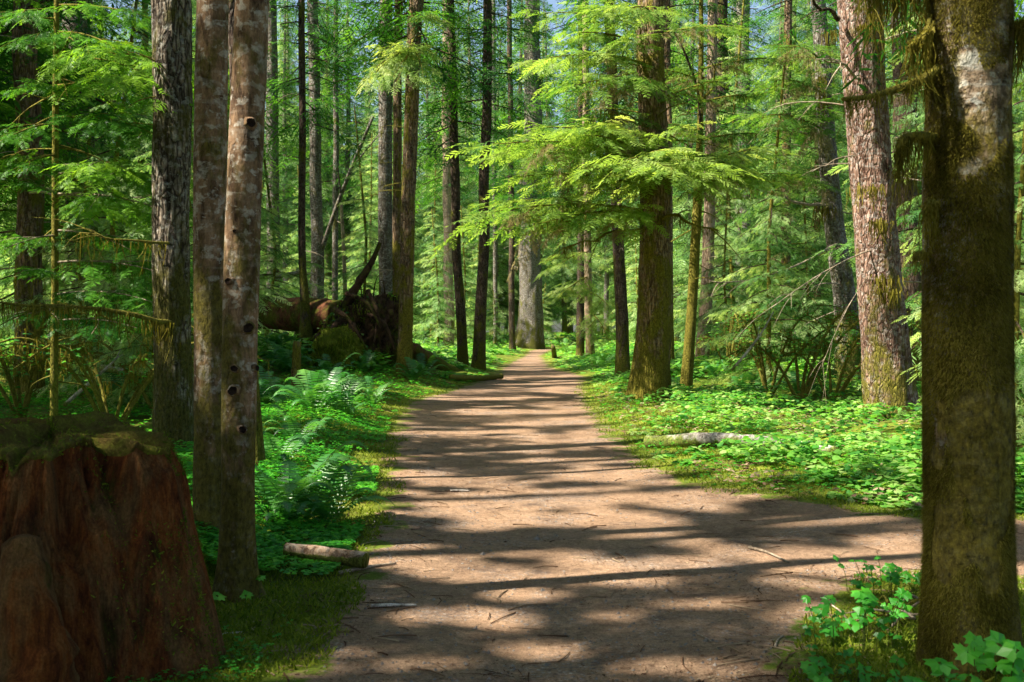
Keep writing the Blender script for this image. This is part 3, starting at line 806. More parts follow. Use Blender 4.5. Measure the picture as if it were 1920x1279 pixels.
T['R5'] = tree('conifer_tree', 'thin trunk half hidden directly behind the stout hemlock', [(1257, 712, 14), (1254, 400, 13), (1250, 0, 11)], 31, 'brownbark', 12, 22, cz=8, cr=2, cn=60, ntwig=6, seed=25)
T['R6'] = tree('hemlock_tree', 'slim moss coated hemlock leaning right of the stout one', [(1287, 752, 21), (1298, 600, 20), (1308, 400, 18), (1313, 250, 12), (1314, 60, 9)], 23, 'mosslimb', 18, 12, flare=.35, amp=.12, cz=8.8, cr=1.6, cn=16, ntwig=14, tw=(.5, 1.6), twz=(2, 8), seed=26)
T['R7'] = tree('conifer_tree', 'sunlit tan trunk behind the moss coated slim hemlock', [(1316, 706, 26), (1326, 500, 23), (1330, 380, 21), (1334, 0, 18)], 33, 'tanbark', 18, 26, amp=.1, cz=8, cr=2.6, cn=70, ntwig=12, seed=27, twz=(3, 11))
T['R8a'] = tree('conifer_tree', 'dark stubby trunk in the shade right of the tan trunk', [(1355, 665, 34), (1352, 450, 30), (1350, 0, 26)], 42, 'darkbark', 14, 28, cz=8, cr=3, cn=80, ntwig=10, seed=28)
T['R8'] = tree('conifer_tree', 'wide pale grey trunk fading in the trees beyond the vine maples', [(1391, 660, 32), (1391, 450, 30), (1390, 0, 26)], 56, 'greybark', 14, 34, cz=9, cr=3.6, cn=90, seed=29)
T['R9'] = tree('conifer_tree', 'thin mossy trunk between the grey distant trunk and the leaning grey one', [(1474, 690, 20), (1474, 400, 17), (1476, 0, 14)], 36, 'brownbark', 12, 24, cz=6, cr=2.4, cn=80, ntwig=14, seed=30, twz=(2, 11))
T['R10'] = tree('conifer_tree', 'slender grey trunk leaning left behind the red barked trunk', [(1597, 722, 50), (1580, 550, 42), (1558, 330, 35), (1542, 130, 30), (1531, 0, 28)], 28, 'greybark', 28, 24, amp=.05, ridge=.02, cz=11, cr=2.6, cn=40, ntwig=22, tw=(.5, 1.9), twz=(2, 9), seed=31)
T['R11'] = tree('conifer_tree', 'large red barked trunk rising from the leafy ground cover', [(1677, 797, 100), (1662, 600, 86), (1642, 380, 80), (1624, 180, 78), (1608, 0, 80)], 17.5, 'redbark', 80, 28, amp=.04, ridge=.06, rsc=9, flare=.22, cz=9.5, cr=3.2, cn=46, ntwig=14, tw=(.3, 1.5), twz=(2, 6.5), seed=33)
T['R12'] = tree('conifer_tree', 'dark trunk in the gap between the red barked and the mossy near trunk', [(1712, 730, 52), (1700, 400, 46), (1690, 0, 42)], 24, 'darkbark', 22, 26, amp=.08, ridge=.03, cz=8.5, cr=2.8, cn=60, ntwig=8, seed=34)
T['R13'] = tree('conifer_tree', 'thick nearest trunk wrapped in olive moss at the frame edge', [(1834, 1262, 172), (1830, 1000, 160), (1824, 600, 164), (1822, 200, 154), (1822, 0, 152)], 4.85, 'mossbark', 128, 20, amp=.05, ridge=.025, rsc=14, flare=.16, fh=.18, cz=8.5, cr=2.6, cn=34, seed=35, step=.02)

# knots on the leaning alder
def knots():
    root, p0, axf, rf, rng = T['L6']
    for (px, py, r) in ((470, 236, 8), (462, 615, 9), (440, 690, 6), (472, 690, 6), (437, 731, 8), (452, 803, 6), (430, 528, 6), (442, 436, 3)):
        z = P(px, py, 6.0)[2]; c = axf(z); R = rf(z)
        x = P(px, py, 5.92)[0]; u = np.clip((x - c[0]) / R, -.95, .95)
        nrm = np.array([u, -math.sqrt(1 - u * u), 0]); o = c + nrm * R * .985
        s = np.cross(nrm, [0, 0, 1.0]); rr = r / FPX * 6.0
        th = np.arange(14) * 2 * math.pi / 14
        g = Geo(); rings = []
        for (k, off) in ((1.75, -.006), (1.15, .013), (.85, .010), (.45, .006)):
            w = 1 + .10 * np.sin(2 * th + px) + .08 * np.sin(5 * th + py)
            rings.append(o + nrm * (off + .004) + (np.cos(th) * w)[:, None] * s * rr * k + (np.sin(th) * w)[:, None] * np.array([0, 0, 1.0]) * rr * k * .85)
        V = np.vstack(rings + [o + nrm * .006]); F = []
        for a in range(3):
            for j in range(14): F.append((a * 14 + j, a * 14 + (j + 1) % 14, a * 14 + 14 + (j + 1) % 14, a * 14 + 14 + j))
        for j in range(0, 14, 2): F.append((56, 42 + j, 42 + (j + 1) % 14, 42 + (j + 2) % 14))
        kg = Geo().add(V, F[:14], .5, 1).add(V, F[14:])
        ob('knot', kg.mesh('knot', p0), [M['knot'], M['alder']], root)
knots()

# moss coat, mossy limbs and drapes on the nearest trunk
def near_moss():
    t = T['R13']; root, p0, axf, rf, rng = t
    rs = np.random.RandomState(4)
    n = 110000
    z = rs.uniform(0.0, 3.3, n); th = rs.uniform(math.pi * .9, math.pi * 2.1, n)
    xy = np.array([axf(v)[:2] for v in np.linspace(0, 3.4, 120)]); rr = np.array([rf(v) for v in np.linspace(0, 3.4, 120)])
    q = np.linspace(0, 3.4, 120)
    R = np.interp(z, q, rr) * 1.0
    fl = 1 + .12 * np.exp(-z / .18)
    C = np.stack([np.interp(z, q, xy[:, 0]) + np.cos(th) * R * fl, np.interp(z, q, xy[:, 1]) + np.sin(th) * R * fl, z], 1)
    dens = fbm(C * np.array([3, 3, 2.0]), 4, 77) + .16 * np.clip(1 - z / 2.2, -.6, 1) + .10 * np.abs(np.cos(th)) ** 3
    dk = dens > -.17; C = C[dk]; th = th[dk]; n = len(C)
    nr = np.stack([np.cos(th), np.sin(th), np.zeros(n)], 1)
    L = rs.uniform(.008, .026, n); tg = np.stack([-np.sin(th), np.cos(th), np.zeros(n)], 1)
    tipd = nr * rs.uniform(.35, .9, n)[:, None] + tg * rs.normal(0, .4, n)[:, None] + np.stack([np.zeros(n), np.zeros(n), rs.uniform(-1.1, -.1, n)], 1)
    b = C - nr * .004; e = b + tipd * L[:, None]; w = rs.uniform(.0010, .0026, n)[:, None]
    V = np.stack([b - tg * w, b + tg * w, e + tg * w * .4, e - tg * w * .4], 1).reshape(-1, 3)
    F = np.arange(n * 4).reshape(-1, 4)
    tn = np.clip(.42 + .5 * fbm(C * 6, 3, 5) + rs.normal(0, .24, n), 0, 1)
    ob('moss', Geo().add(V, F, np.repeat(tn, 4)).mesh('moss', p0), M['hangmoss'], root)
    limbs = [([(1770, 120, 4.85), (1730, 148, 4.75), (1680, 168, 4.7), (1620, 184, 4.65), (1578, 187, 4.6)], .021, 150, (.05, .22)),
             ([(1765, 262, 4.85), (1720, 255, 4.75), (1690, 262, 4.7), (1682, 300, 4.7)], .020, 230, (.06, .42)),
             ([(1770, 385, 4.85), (1740, 380, 4.72), (1735, 402, 4.7)], .014, 120, (.05, .3)),
             ([(1760, -20, 4.9), (1715, -5, 4.8), (1650, -12, 4.75), (1600, -40, 4.7)], .022, 210, (.08, .5)),
             ([(1740, 20, 4.9), (1735, 60, 4.72), (1700, 90, 4.65)], .012, 160, (.1, .4)),
             ([(1745, 478, 4.85), (1722, 474, 4.75), (1712, 482, 4.72)], .009, 40, (.03, .12)),
             ([(1890, 60, 4.85), (1930, 40, 4.75), (1990, 30, 4.7)], .02, 300, (.1, .5))]
    for pl, r, nm, ln in limbs:
        c = curve([P(*p) for p in pl], 16)
        v, f = tube(c, np.linspace(r, r * .45, 16), 10, .35, 14, 3)
        l = ob('mossy_limb', Geo().add(v, f).mesh('mossy_limb', p0), M['mosslimb'], root)
        rp = []
        for _ in range(nm):
            u = rng.random() ** .8 * 14.9; i = int(u); rp.append(c[i] * (1 - u + i) + c[i + 1] * (u - i) + np.array([rng.gauss(0, .008), rng.gauss(0, .008), -.008]))
        g = strands(rng, rp, *ln, w=.006, nseg=4)
        rp2 = [c[int(rng.random() * 15)] + np.array([rng.gauss(0, r * .7), rng.gauss(0, r * .7), rng.gauss(0.004, r * .6)]) for _ in range(nm * 2)]
        g2 = strands(rng, rp2, .015, .05, w=.006, nseg=2); V, Tt, f4, _ = g2.arrays(); g.add(V, f4, np.clip(Tt + .15, 0, 1))
        ob('hanging_moss', g.mesh('hanging_moss', p0), M['hangmoss'], l)
near_moss()

# moss drapes and fuzzy patches on other trees
def moss_on(key, items, n=60, ln=(.1, .5), w=.02):
    root, p0, axf, rf, rng = T[key]
    rp = []
    for (px, py, d, spread) in items:
        b = P(px, py, d)
        for _ in range(n): rp.append(b + np.array([rng.gauss(0, spread), rng.gauss(0, spread * .5), rng.gauss(0, spread * .25)]))
    ob('hanging_moss', strands(rng, rp, *ln, w=w, nseg=3).mesh('hanging_moss', p0), M['hangmoss'], root)
moss_on('R11', [(1622, 50, 17.0, .06), (1625, 350, 16.95, .16), (1650, 415, 17.0, .10), (1660, 520, 17.0, .16), (1640, 30, 17.0, .08), (1670, 545, 17.0, .12)], 70, (.1, .5))
moss_on('R10', [(1535, 150, 27.6, .12), (1545, 185, 27.6, .2), (1560, 60, 27.6, .12), (1548, 390, 27.7, .2)], 60, (.2, .9), .025)

# layered boughs of the saplings and hemlocks
def boughs():
    t = T['R4']; A = t[2]
    for (z_, tip, tint, nb, moss) in [
        (4.75, (915, 268, 19.4), .62, 3, 50), (4.9, (1010, 236, 19.6), .70, 3, 40), (4.65, (1090, 250, 19.0), .66, 2, 40),
        (3.75, (872, 405, 20.0), .58, 3, 90), (3.7, (1000, 420, 19.6), .5, 2, 120), (4.2, (960, 330, 20.2), .6, 1, 60),
        (6.6, (1020, 108, 19.8), .70, 3, 40), (6.9, (1075, 62, 20.0), .62, 3, 30), (6.2, (1070, 160, 19.2), .62, 2, 60), (7.3, (1010, 25, 20.6), .55, 3, 30), (7.2, (1370, 50, 20.4), .5, 2, 40), (5.9, (1350, 150, 20.8), .45, 2, 60),
        (7.5, (1180, 15, 19.0), .6, 2, 30), (5.3, (1120, 205, 19.8), .4, 1, 120), (4.5, (1160, 300, 18.2), .72, 2, 20), (4.3, (1255, 318, 17.9), .72, 2, 20)]:
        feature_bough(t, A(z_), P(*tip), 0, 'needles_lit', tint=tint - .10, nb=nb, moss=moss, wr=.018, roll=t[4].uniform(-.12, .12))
    t = T['R6']; A = t[2]
    for (z_, tip, tint, nb, moss) in [(4.6, (1100, 318, 20.6), .68, 3, 20), (4.7, (1180, 300, 20.4), .7, 2, 20), (4.65, (1395, 300, 21.4), .62, 3, 20), (4.5, (1470, 325, 21.8), .55, 2, 20),
                                      (4.75, (1340, 292, 20.2), .68, 2, 20), (4.9, (1430, 280, 21), .7, 2, 20), (4.4, (1385, 335, 20.6), .62, 2, 40), (6.9, (1440, 110, 22), .4, 2, 60), (6.2, (1400, 180, 22), .4, 2, 80), (6.6, (1230, 130, 22), .4, 2, 60), (5.6, (1200, 235, 22), .35, 1, 120), (5.4, (1420, 250, 22), .35, 1, 90)]:
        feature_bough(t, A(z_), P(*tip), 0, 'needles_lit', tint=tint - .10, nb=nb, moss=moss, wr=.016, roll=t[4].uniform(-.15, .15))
    t = T['L2']; A = t[2]; rng = random.Random(5)
    for (py, tx, ty, td, tint) in [(20, 300, 40, 13.4, .55), (30, -20, 40, 13, .55), (70, 220, 95, 13, .62), (75, 0, 90, 13, .6), (115, 355, 125, 12.8, .82), (120, 290, 150, 12.4, .84), (170, 350, 185, 12.6, .7),
                                   (175, 20, 170, 13.2, .5), (230, 300, 255, 12.8, .55), (240, -10, 270, 13, .55), (300, 20, 320, 13, .55), (320, 250, 330, 13.2, .5), (335, 360, 345, 13, .75), (372, 350, 410, 13, .75),
                                   (370, 30, 345, 13.4, .45), (440, 250, 470, 13.4, .45), (450, 0, 470, 13.2, .5), (500, 330, 520, 13.2, .5), (520, 20, 520, 13.2, .5), (560, 300, 570, 13.0, .5), (590, 20, 600, 13, .4), (610, 260, 615, 13.4, .4)]:
        z0 = P(0, py - 8, 14)[2]
        feature_bough(t, A(z0), P(tx, ty, td), 1, tint=tint, nb=2, moss=(30 if py > 420 else 0), wr=.010, woodmat='deadwood' if py > 300 else 'mosslimb')
    t = T['L15']; A = t[2]
    for (z_, tip, tint) in [(8.2, (715, 90, 26.4), .8), (8.6, (700, 130, 26.8), .75), (9.4, (820, 40, 26.5), .6), (8.9, (740, 160, 26), .8)]:
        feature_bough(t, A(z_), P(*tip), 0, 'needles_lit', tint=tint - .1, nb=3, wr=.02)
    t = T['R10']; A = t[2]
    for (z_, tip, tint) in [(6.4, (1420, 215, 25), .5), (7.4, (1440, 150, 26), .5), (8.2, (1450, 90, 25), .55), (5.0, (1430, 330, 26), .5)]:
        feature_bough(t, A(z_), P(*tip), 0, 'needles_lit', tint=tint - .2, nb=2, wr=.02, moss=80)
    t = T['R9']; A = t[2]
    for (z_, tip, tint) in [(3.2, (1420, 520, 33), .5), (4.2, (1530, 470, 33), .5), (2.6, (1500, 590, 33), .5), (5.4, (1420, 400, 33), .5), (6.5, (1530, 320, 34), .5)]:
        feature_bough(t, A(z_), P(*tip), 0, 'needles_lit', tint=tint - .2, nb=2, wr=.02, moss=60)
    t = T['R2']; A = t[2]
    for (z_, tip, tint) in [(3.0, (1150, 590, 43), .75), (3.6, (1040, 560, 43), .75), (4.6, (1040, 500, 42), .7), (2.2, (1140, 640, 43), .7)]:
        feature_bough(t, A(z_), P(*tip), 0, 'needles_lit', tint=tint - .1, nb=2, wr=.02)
boughs()

# bare limbs the photograph shows across the shade on the right
def bare_limbs():
    def limb(key, pl, r, name='bare_limb', mat='deadwood', side=3, moss=0):
        root, p0, axf, rf, rng = T[key]; px_ = pl[0][0] + pl[0][1] * .37
        c = curve([P(*p) for p in pl], 18); g = Geo()
        c = c + np.stack([vnoise(np.stack([np.arange(18) * .45, np.full(18, px_), np.zeros(18)], 1), q) for q in (1, 2, 3)], 1) * r * 1.6
        v, f = tube(c, np.linspace(r, r * .25, 18), 7, .35, 7, 1); g.add(v, f)
        for _ in range(side):
            i = rng.randint(6, 16); L = rng.uniform(.2, .7)
            e = (c[i] - c[i - 1]); e = e / np.linalg.norm(e) + np.array([rng.uniform(-.5, .5), rng.uniform(-.5, .5), rng.uniform(-.8, .4)])
            v, f = tube(curve([c[i], c[i] + e * L * .5, c[i] + e * L + np.array([0, 0, -.1])], 6), np.linspace(r * .4, r * .12, 6), 5, cap=False); g.add(v, f)
        l = ob(name, g.mesh(name, p0), M[mat], root)
        if moss:
            rp = []
            for _ in range(moss):
                u = rng.random() * 16.9; i = int(u); rp.append(c[i] * (1 - u + i) + c[i + 1] * (u - i))
            ob('hanging_moss', strands(rng, rp + [q + np.array([rng.gauss(0, .05), rng.gauss(0, .05), rng.gauss(0, .02)]) for q in rp * 2], .05, .5, .013).mesh('hanging_moss', p0), M['hangmoss'], l)
    limb('R11', [(1612, 150, 17.2), (1590, 130, 17), (1560, 118, 16.6), (1530, 112, 16.5)], .03, side=6)
    limb('R11', [(1575, 40, 17.3), (1540, 20, 17), (1500, -10, 16.6)], .04, mat='darkbark')
    limb('R10', [(1545, 258, 28), (1500, 250, 27.5), (1455, 236, 27), (1430, 232, 27)], .03, mat='deadwood', side=5)
    limb('R10', [(1568, 390, 28), (1500, 378, 27.5), (1430, 358, 27), (1370, 335, 26.5)], .05, mat='deadwood', side=5, moss=30)
    limb('R10', [(1585, 450, 28), (1500, 495, 27), (1420, 520, 26), (1330, 528, 25)], .035, mat='deadwood', side=8)
    limb('R11', [(1650, 465, 17.3), (1580, 490, 16.8), (1500, 540, 16.3), (1440, 580, 16)], .013, side=8)
    limb('R11', [(1655, 480, 17.3), (1600, 560, 16.8), (1560, 640, 16.6), (1540, 690, 16.6)], .008, side=5)
    limb('R6', [(1313, 260, 23), (1300, 150, 22.6), (1260, 60, 22.2), (1245, 0, 22)], .035, mat='darkbark', side=4)
    limb('R6', [(1313, 200, 23), (1340, 150, 22.6), (1330, 110, 22.2)], .03, mat='mosslimb', side=3)
    limb('R4', [(1222, 410, 21.4), (1265, 405, 21), (1300, 420, 20.6), (1350, 430, 20.4)], .045, mat='mosslimb', side=4, moss=60)
    limb('R4', [(1222, 430, 21.4), (1170, 430, 21), (1110, 450, 20.4), (1050, 462, 20.2)], .03, mat='mosslimb', side=4, moss=60)
    limb('R9', [(1474, 560, 36), (1460, 500, 35.5), (1420, 540, 35), (1380, 600, 34)], .05, mat='mosslimb', side=4, moss=20)
    limb('L1', [(60, 590, 19.6), (100, 575, 18.5), (140, 580, 18)], .05, mat='mosslimb', side=3, moss=80)
    limb('L4', [(330, 455, 12.5), (270, 452, 12), (200, 445, 11.8), (150, 438, 11.8)], .018, mat='mosslimb', side=6, moss=20)
    limb('L4', [(330, 610, 12.5), (250, 590, 12), (130, 575, 11.8), (0, 570, 11.6), (-60, 590, 11.6)], .03, mat='mosslimb', side=8, moss=140)
    limb('L1', [(60, 360, 19.8), (150, 368, 19), (270, 372, 18.6)], .025, side=4)
bare_limbs()

# the leaning dead pole behind the upturned roots, the leaning bleached branch, other standing dead pieces
def pole(name, label, cat, ctrl, r0, r1, mat, side=0, n=16, seg=10, seed=1, group=None, amp=.12):
    c = curve([np.asarray(p, float) for p in ctrl], n)
    base = c[0]; rng = random.Random(seed); g = Geo()
    v, f = tube(c, np.linspace(r0, r1, n), seg, amp, 5, seed); g.add(v, f)
    if side:
        root = empty(name, base, label, cat, group)
        ob('stem', g.mesh('stem', base), M[mat], root)
        for _ in range(side):
            i = rng.randint(n // 3, n - 2); L = rng.uniform(.15, .5) * np.linalg.norm(c[-1] - c[0]) * .4
            e = (c[i] - c[i - 1]); e = e / np.linalg.norm(e) + np.array([rng.uniform(-.7, .7), rng.uniform(-.7, .7), rng.uniform(-.3, .7)])
            v, f = tube(curve([c[i], c[i] + e * L * .5, c[i] + e * L], 6), np.linspace(r1 * .8, r1 * .3, 6), 5)
            ob('side_twig', Geo().add(v, f).mesh('side_twig', base), M[mat], root)
        return root
    o = ob(name, g.mesh(name, base), M[mat], None, base)
    return tag(o, label, cat, group)
pole('leaning_snag', 'thin pale dead pole leaning behind the upturned roots', 'dead tree', [P(552, 640, 41), P(600, 480, 40), P(650, 340, 39), P(700, 220, 38)], .11, .05, 'greybark', 3, seed=2)
pole('dead_pole', 'short pale upright dead stem beside the thin grey trunk', 'dead tree', [P(648, 600, 43), P(646, 500, 43), P(640, 380, 43)], .09, .06, 'tanbark', 0, seed=3)
pole('dead_branch', 'bleached bare branch slanting down into the ground cover on the right', 'branch', [P(1372, 694, 20.5), P(1405, 655, 20.6), P(1430, 620, 20.8), P(1450, 585, 21)], .028, .012, 'palelog', 4, seed=4)
pole('dead_branch', 'forked grey bare branch lying behind the rotten stump', 'branch', [P(120, 760, 16), P(165, 720, 16), P(200, 690, 16), P(222, 668, 16)], .03, .012, 'palelog', 5, seed=5)
pole('fallen_log', 'thin bleached log lying under the furrowed grey trunk', 'log', [P(190, 690, 19), P(240, 698, 18.5), P(300, 712, 18)], .06, .045, 'palelog', seed=6)
pole('fallen_pole', 'pale horizontal dead stem behind the slim knotted trunk', 'log', [P(480, 520, 36), P(530, 516, 36), P(575, 508, 36)], .09, .06, 'palelog', seed=16)

# ------------------------------------------------------------------ stump
def make_stump():
    cx, cy = -2.12, 5.05
    rng = random.Random(3); rs = np.random.RandomState(3)
    root = empty('rotten_stump', (cx, cy, 0), 'broad rotten red stump with mossy top at the left foreground', 'stump')
    seg, rows = 640, 200
    th = np.arange(seg) * 2 * math.pi / seg
    top = 1.0 + .07 * fbm(np.stack([np.cos(th) * 2.2, np.sin(th) * 2.2, th * 0], 1), 4, 5) - .06 * np.clip(np.cos(th + .5), 0, 1)
    top = top + .05 * np.exp(-((th - math.radians(318)) / .3) ** 2) + .06 * fbm(np.stack([np.cos(th) * 9, np.sin(th) * 9, th * 0], 1), 2, 15)
    hs = np.linspace(-.15, 1, rows)
    H = hs[:, None] * top[None, :]
    q = np.clip(H / 1.1, 0, 1)
    R = .52 + .22 * (1 - q) ** 1.3 + .06 * np.cos(th * 2 + 1)[None, :] + .04 * np.cos(5 * th + .6)[None, :]
    cs = np.stack([np.repeat(np.cos(th)[None], rows, 0), np.repeat(np.sin(th)[None], rows, 0), H * .22], -1).reshape(-1, 3)
    flut = 1 - np.abs(fbm(cs * 3.2, 3, 41)).reshape(R.shape) * 2.4
    fine = fbm(cs * np.array([16, 16, 5]), 4, 43).reshape(R.shape)
    hole = np.clip(fbm(np.stack([cs[:, 0] * 3, cs[:, 1] * 3, cs[:, 2] * 4.5], 1), 3, 47).reshape(R.shape) - .18, 0, 1)
    fib = fbm(cs * np.array([46, 46, 4]), 3, 53).reshape(R.shape)
    R = R - .05 * np.clip(flut, 0, 1) ** 2 + .03 * fine - .32 * hole + .010 * fib
    # the long torn cleft on the right front
    cl = np.exp(-((th - math.radians(299)) / .10) ** 2)[None, :] * smooth(.35, .6, q) * .12
    R = R - cl * (1 + .6 * fbm(cs * 6, 2, 3).reshape(R.shape))
    R = R + .10 * (np.exp(-((th - math.radians(335)) / .2) ** 2) + .8 * np.exp(-((th - math.radians(262)) / .25) ** 2))[None, :] * (1 - q) ** 2
    R = R * (1 - .14 * smooth(.80, 1.0, hs)[:, None] ** 2 * .5)
    V = np.stack([cx + np.cos(th)[None] * R, cy + np.sin(th)[None] * R, H], -1).reshape(-1, 3)
    i = np.arange(rows - 1)[:, None] * seg; j = np.arange(seg)[None]; j2 = (j + 1) % seg
    F = np.stack([i + j, i + j2, i + seg + j2, i + seg + j], -1).reshape(-1, 4)
    ob('wood', Geo().add(V, F).mesh('wood', (cx, cy, 0)), M['stump'], root)
    # mossy cap with a drooping lip
    Rt = R[-1]
    prof = [(.99, -.03), (1.015, -.012), (1.01, .004), (.95, .010), (.8, .012), (.55, .012), (.3, .02), (.02, .02)]
    rings = []
    for (k, dz) in prof:
        x = cx + np.cos(th) * Rt * k; y = cy + np.sin(th) * Rt * k
        nz = fbm(np.stack([x * 5, y * 5, th * 0 + dz * 20], 1), 4, 61); nz2 = fbm(np.stack([x * 2, y * 2, th * 0], 1), 3, 62)
        edge = (1 if k > .9 else 0)
        droop = edge * np.clip(fbm(np.stack([np.cos(th) * 4, np.sin(th) * 4, th * 0], 1), 3, 66) + .1, 0, 1) * (.22 if dz < -.03 else .03)
        lift = (1 - edge) * .05
        rings.append(np.stack([x + np.cos(th) * .02 * nz, y + np.sin(th) * .02 * nz, top + dz + .03 * nz * (1 - edge * .4) + .03 * nz2 * (1 - edge) + lift * .2 - droop * .8], 1))
    V = np.vstack(rings); n = len(prof)
    i = np.arange(n - 1)[:, None] * seg
    F = np.stack([i + j, i + j2, i + seg + j2, i + seg + j], -1).reshape(-1, 4)
    cap = ob('moss_cap', Geo().add(V, F).mesh('moss_cap', (cx, cy, 0)), M['mosscap'], root)
    # fuzz on the cap and down the right shoulder
    idx = rs.randint(0, len(V), 3500)
    b = V[idx] + rs.normal(0, .012, (3500, 3))
    sh_th = rs.normal(math.radians(352), .30, 5000); sh_h = rs.uniform(.15, 1.0, 5000)
    ii = (sh_th / (2 * math.pi) * seg).astype(int) % seg; rr = (sh_h * (rows - 1)).astype(int)
    b2 = np.stack([cx + np.cos(sh_th) * (R[rr, ii] + .004), cy + np.sin(sh_th) * (R[rr, ii] + .004), H[rr, ii]], 1)
    keep = fbm(b2 * 4, 3, 8) > -.15
    b = np.vstack([b, b2[keep]]); n = len(b)
    d = rs.normal(0, 1, (n, 3)) * np.array([.6, .6, .3]) + np.array([0, 0, .5]); L = rs.uniform(.006, .018, n)[:, None]
    o = rs.normal(0, 1, (n, 3)) * .0018
    e = b + d * L
    V = np.stack([b - o, b + o, e + o * .4, e - o * .4], 1).reshape(-1, 3)
    ob('moss_fuzz', Geo().add(V, np.arange(n * 4).reshape(-1, 4), np.repeat(np.clip(rs.normal(.3, .2, n), 0, 1), 4)).mesh('moss_fuzz', (cx, cy, 0)), M['mossblade'], root)
    # the upright splinter of old root in front
    ctrl = [P(50, 1330, 4.25), P(52, 1200, 4.25), P(45, 1080, 4.28), P(38, 1005, 4.32)]
    c = curve(ctrl, 70); v, f = tube(c, np.interp(np.linspace(0, 1, 70), [0, .4, .8, .95, 1], [.18, .12, .085, .075, .03]), 72, .38, 8, 9)
    ob('root_spur', Geo().add(v, f).mesh('root_spur', (cx, cy, 0)), M['stump'], root)
make_stump()

# ------------------------------------------------------------------ upturned roots, logs
def make_rootwad():
    c0 = P(668, 600, 29.5); c0[2] = 1.35
    rng = random.Random(12)
    base = np.array([c0[0], c0[1], gz1(c0[0], c0[1])])
    root = empty('upturned_roots', base, 'dark upturned root plate of a fallen tree by the trail', 'root plate')
    # lumpy soil plate
    n, m = 140, 80
    th = np.arange(n) * 2 * math.pi / n; ph = np.linspace(-math.pi / 2, math.pi / 2, m)
    D = np.stack([np.cos(ph)[:, None] * np.cos(th)[None], np.cos(ph)[:, None] * np.sin(th)[None], np.repeat(np.sin(ph)[:, None], n, 1)], -1).reshape(-1, 3)
    nz = fbm(D * 2.2, 5, 3); rg = 1 - np.abs(fbm(D * 4.5, 3, 9)) * 2
    V = D * np.array([.95, .65, 1.15]) * (1 + .55 * nz + .22 * rg + .10 * fbm(D * 14, 3, 4))[:, None]
    V[:, 0] += .30 * V[:, 2]
    V = V + np.array([c0[0], c0[1], 1.0])
    i = np.arange(m - 1)[:, None] * n; j = np.arange(n)[None]; j2 = (j + 1) % n
    F = np.stack([i + j, i + j2, i + n + j2, i + n + j], -1).reshape(-1, 4)
    ob('soil_plate', Geo().add(V, F).mesh('soil_plate', base), M['rootsoil'], root)
    specs = [([(640, 590, 29.2), (670, 535, 29), (698, 490, 29), (713, 455, 29)], .15), 
             ([(690, 590, 28.8), (722, 610, 28.3), (742, 660, 28.2)], .08), ([(640, 600, 28.8), (615, 630, 28.2), (600, 680, 28)], .10), ([(660, 610, 28.6), (655, 650, 28), (645, 690, 27.8)], .12),
             ([(690, 545, 28.6), (708, 590, 28.2), (700, 650, 28)], .07), ([(650, 550, 28.4), (690, 570, 28.1), (715, 620, 28)], .07), ([(625, 580, 28.4), (655, 600, 28.1), (690, 660, 28)], .07)]
    for pl, r in specs:
        cc = curve([P(*p) for p in pl], 16); v, f = tube(cc, np.linspace(r, r * .3, 16), 10, .5, 6, int(r * 1000))
        ob('root', Geo().add(v, f).mesh('root', base), M['rootsoil'], root)
    rs = np.random.RandomState(9); gf = Geo()
    for _ in range(130):
        p = V[rs.randint(0, len(V))]
        if p[1] > c0[1] + .2: continue
        d = p - np.array([c0[0], c0[1] + .3, 1.0]); d = d / np.linalg.norm(d) + rs.normal(0, .5, 3); L = rs.uniform(.15, .6)
        cc = curve([p - d * .05, p + d * L * .5 + rs.normal(0, .06, 3), p + d * L + np.array([0, 0, -.25 * L])], 7)
        v, f = tube(cc, np.linspace(.022, .005, 7), 5, .2, 9, 1); gf.add(v, f)
    o = ob('fine_roots', gf.mesh('fine_roots', base), M['rootsoil'], root); o['kind'] = 'stuff'
    # moss mats and small plants growing on the plate
    idx = rs.randint(0, len(V), 16000); b = V[idx] + rs.normal(0, .03, (16000, 3)); b = b[(b[:, 1] < c0[1] + .3) & (fbm(b * 1.6, 3, 2) + .22 * (b[:, 2] - 1.6) - .5 * (b[:, 0] - c0[0] - .1) > -.05)]
    g = strands(rng, b, .04, .20, .035, 2)
    ob('moss', g.mesh('moss', base), M['mossblade'], root)
    gl = Geo()
    for q in b[::14]:
        Vl, Fl = lobed(rng, rng.uniform(.05, .10), 3); gl.add(Vl @ rot(rng.uniform(0, 6.28), rng.uniform(-.6, .3), rng.uniform(-.4, .4)).T + q + np.array([0, -.05, .05]), Fl, rng.random())
    o = ob('leaves', gl.mesh('leaves', base, False), M['broad'], root); o['kind'] = 'stuff'
    hc = P(632, 645, 28.0); hc[2] = gz1(hc[0], hc[1]) + .35
    Vh = D * np.array([.62, .5, .62]) * (1 + .45 * fbm(D * 2.5 + 9, 4, 13))[:, None] + hc
    ob('moss_hummock', Geo().add(Vh, F).mesh('moss_hummock', base), M['greenmoss'], root)
    idx = rs.randint(0, len(Vh), 7000)
    ob('moss', strands(rng, Vh[idx] + rs.normal(0, .02, (7000, 3)), .04, .22, .028, 2).mesh('moss', base), M['mossblade'], root)
    lg = curve([P(640, 600, 30), P(560, 590, 31), P(470, 585, 32.5), P(380, 590, 34)], 30)
    v, f = tube(lg, np.linspace(.52, .42, 30), 32, .18, 2.5, 7)
    ob('log', Geo().add(v, f).mesh('log', base), M['redlog'], root)
make_rootwad()

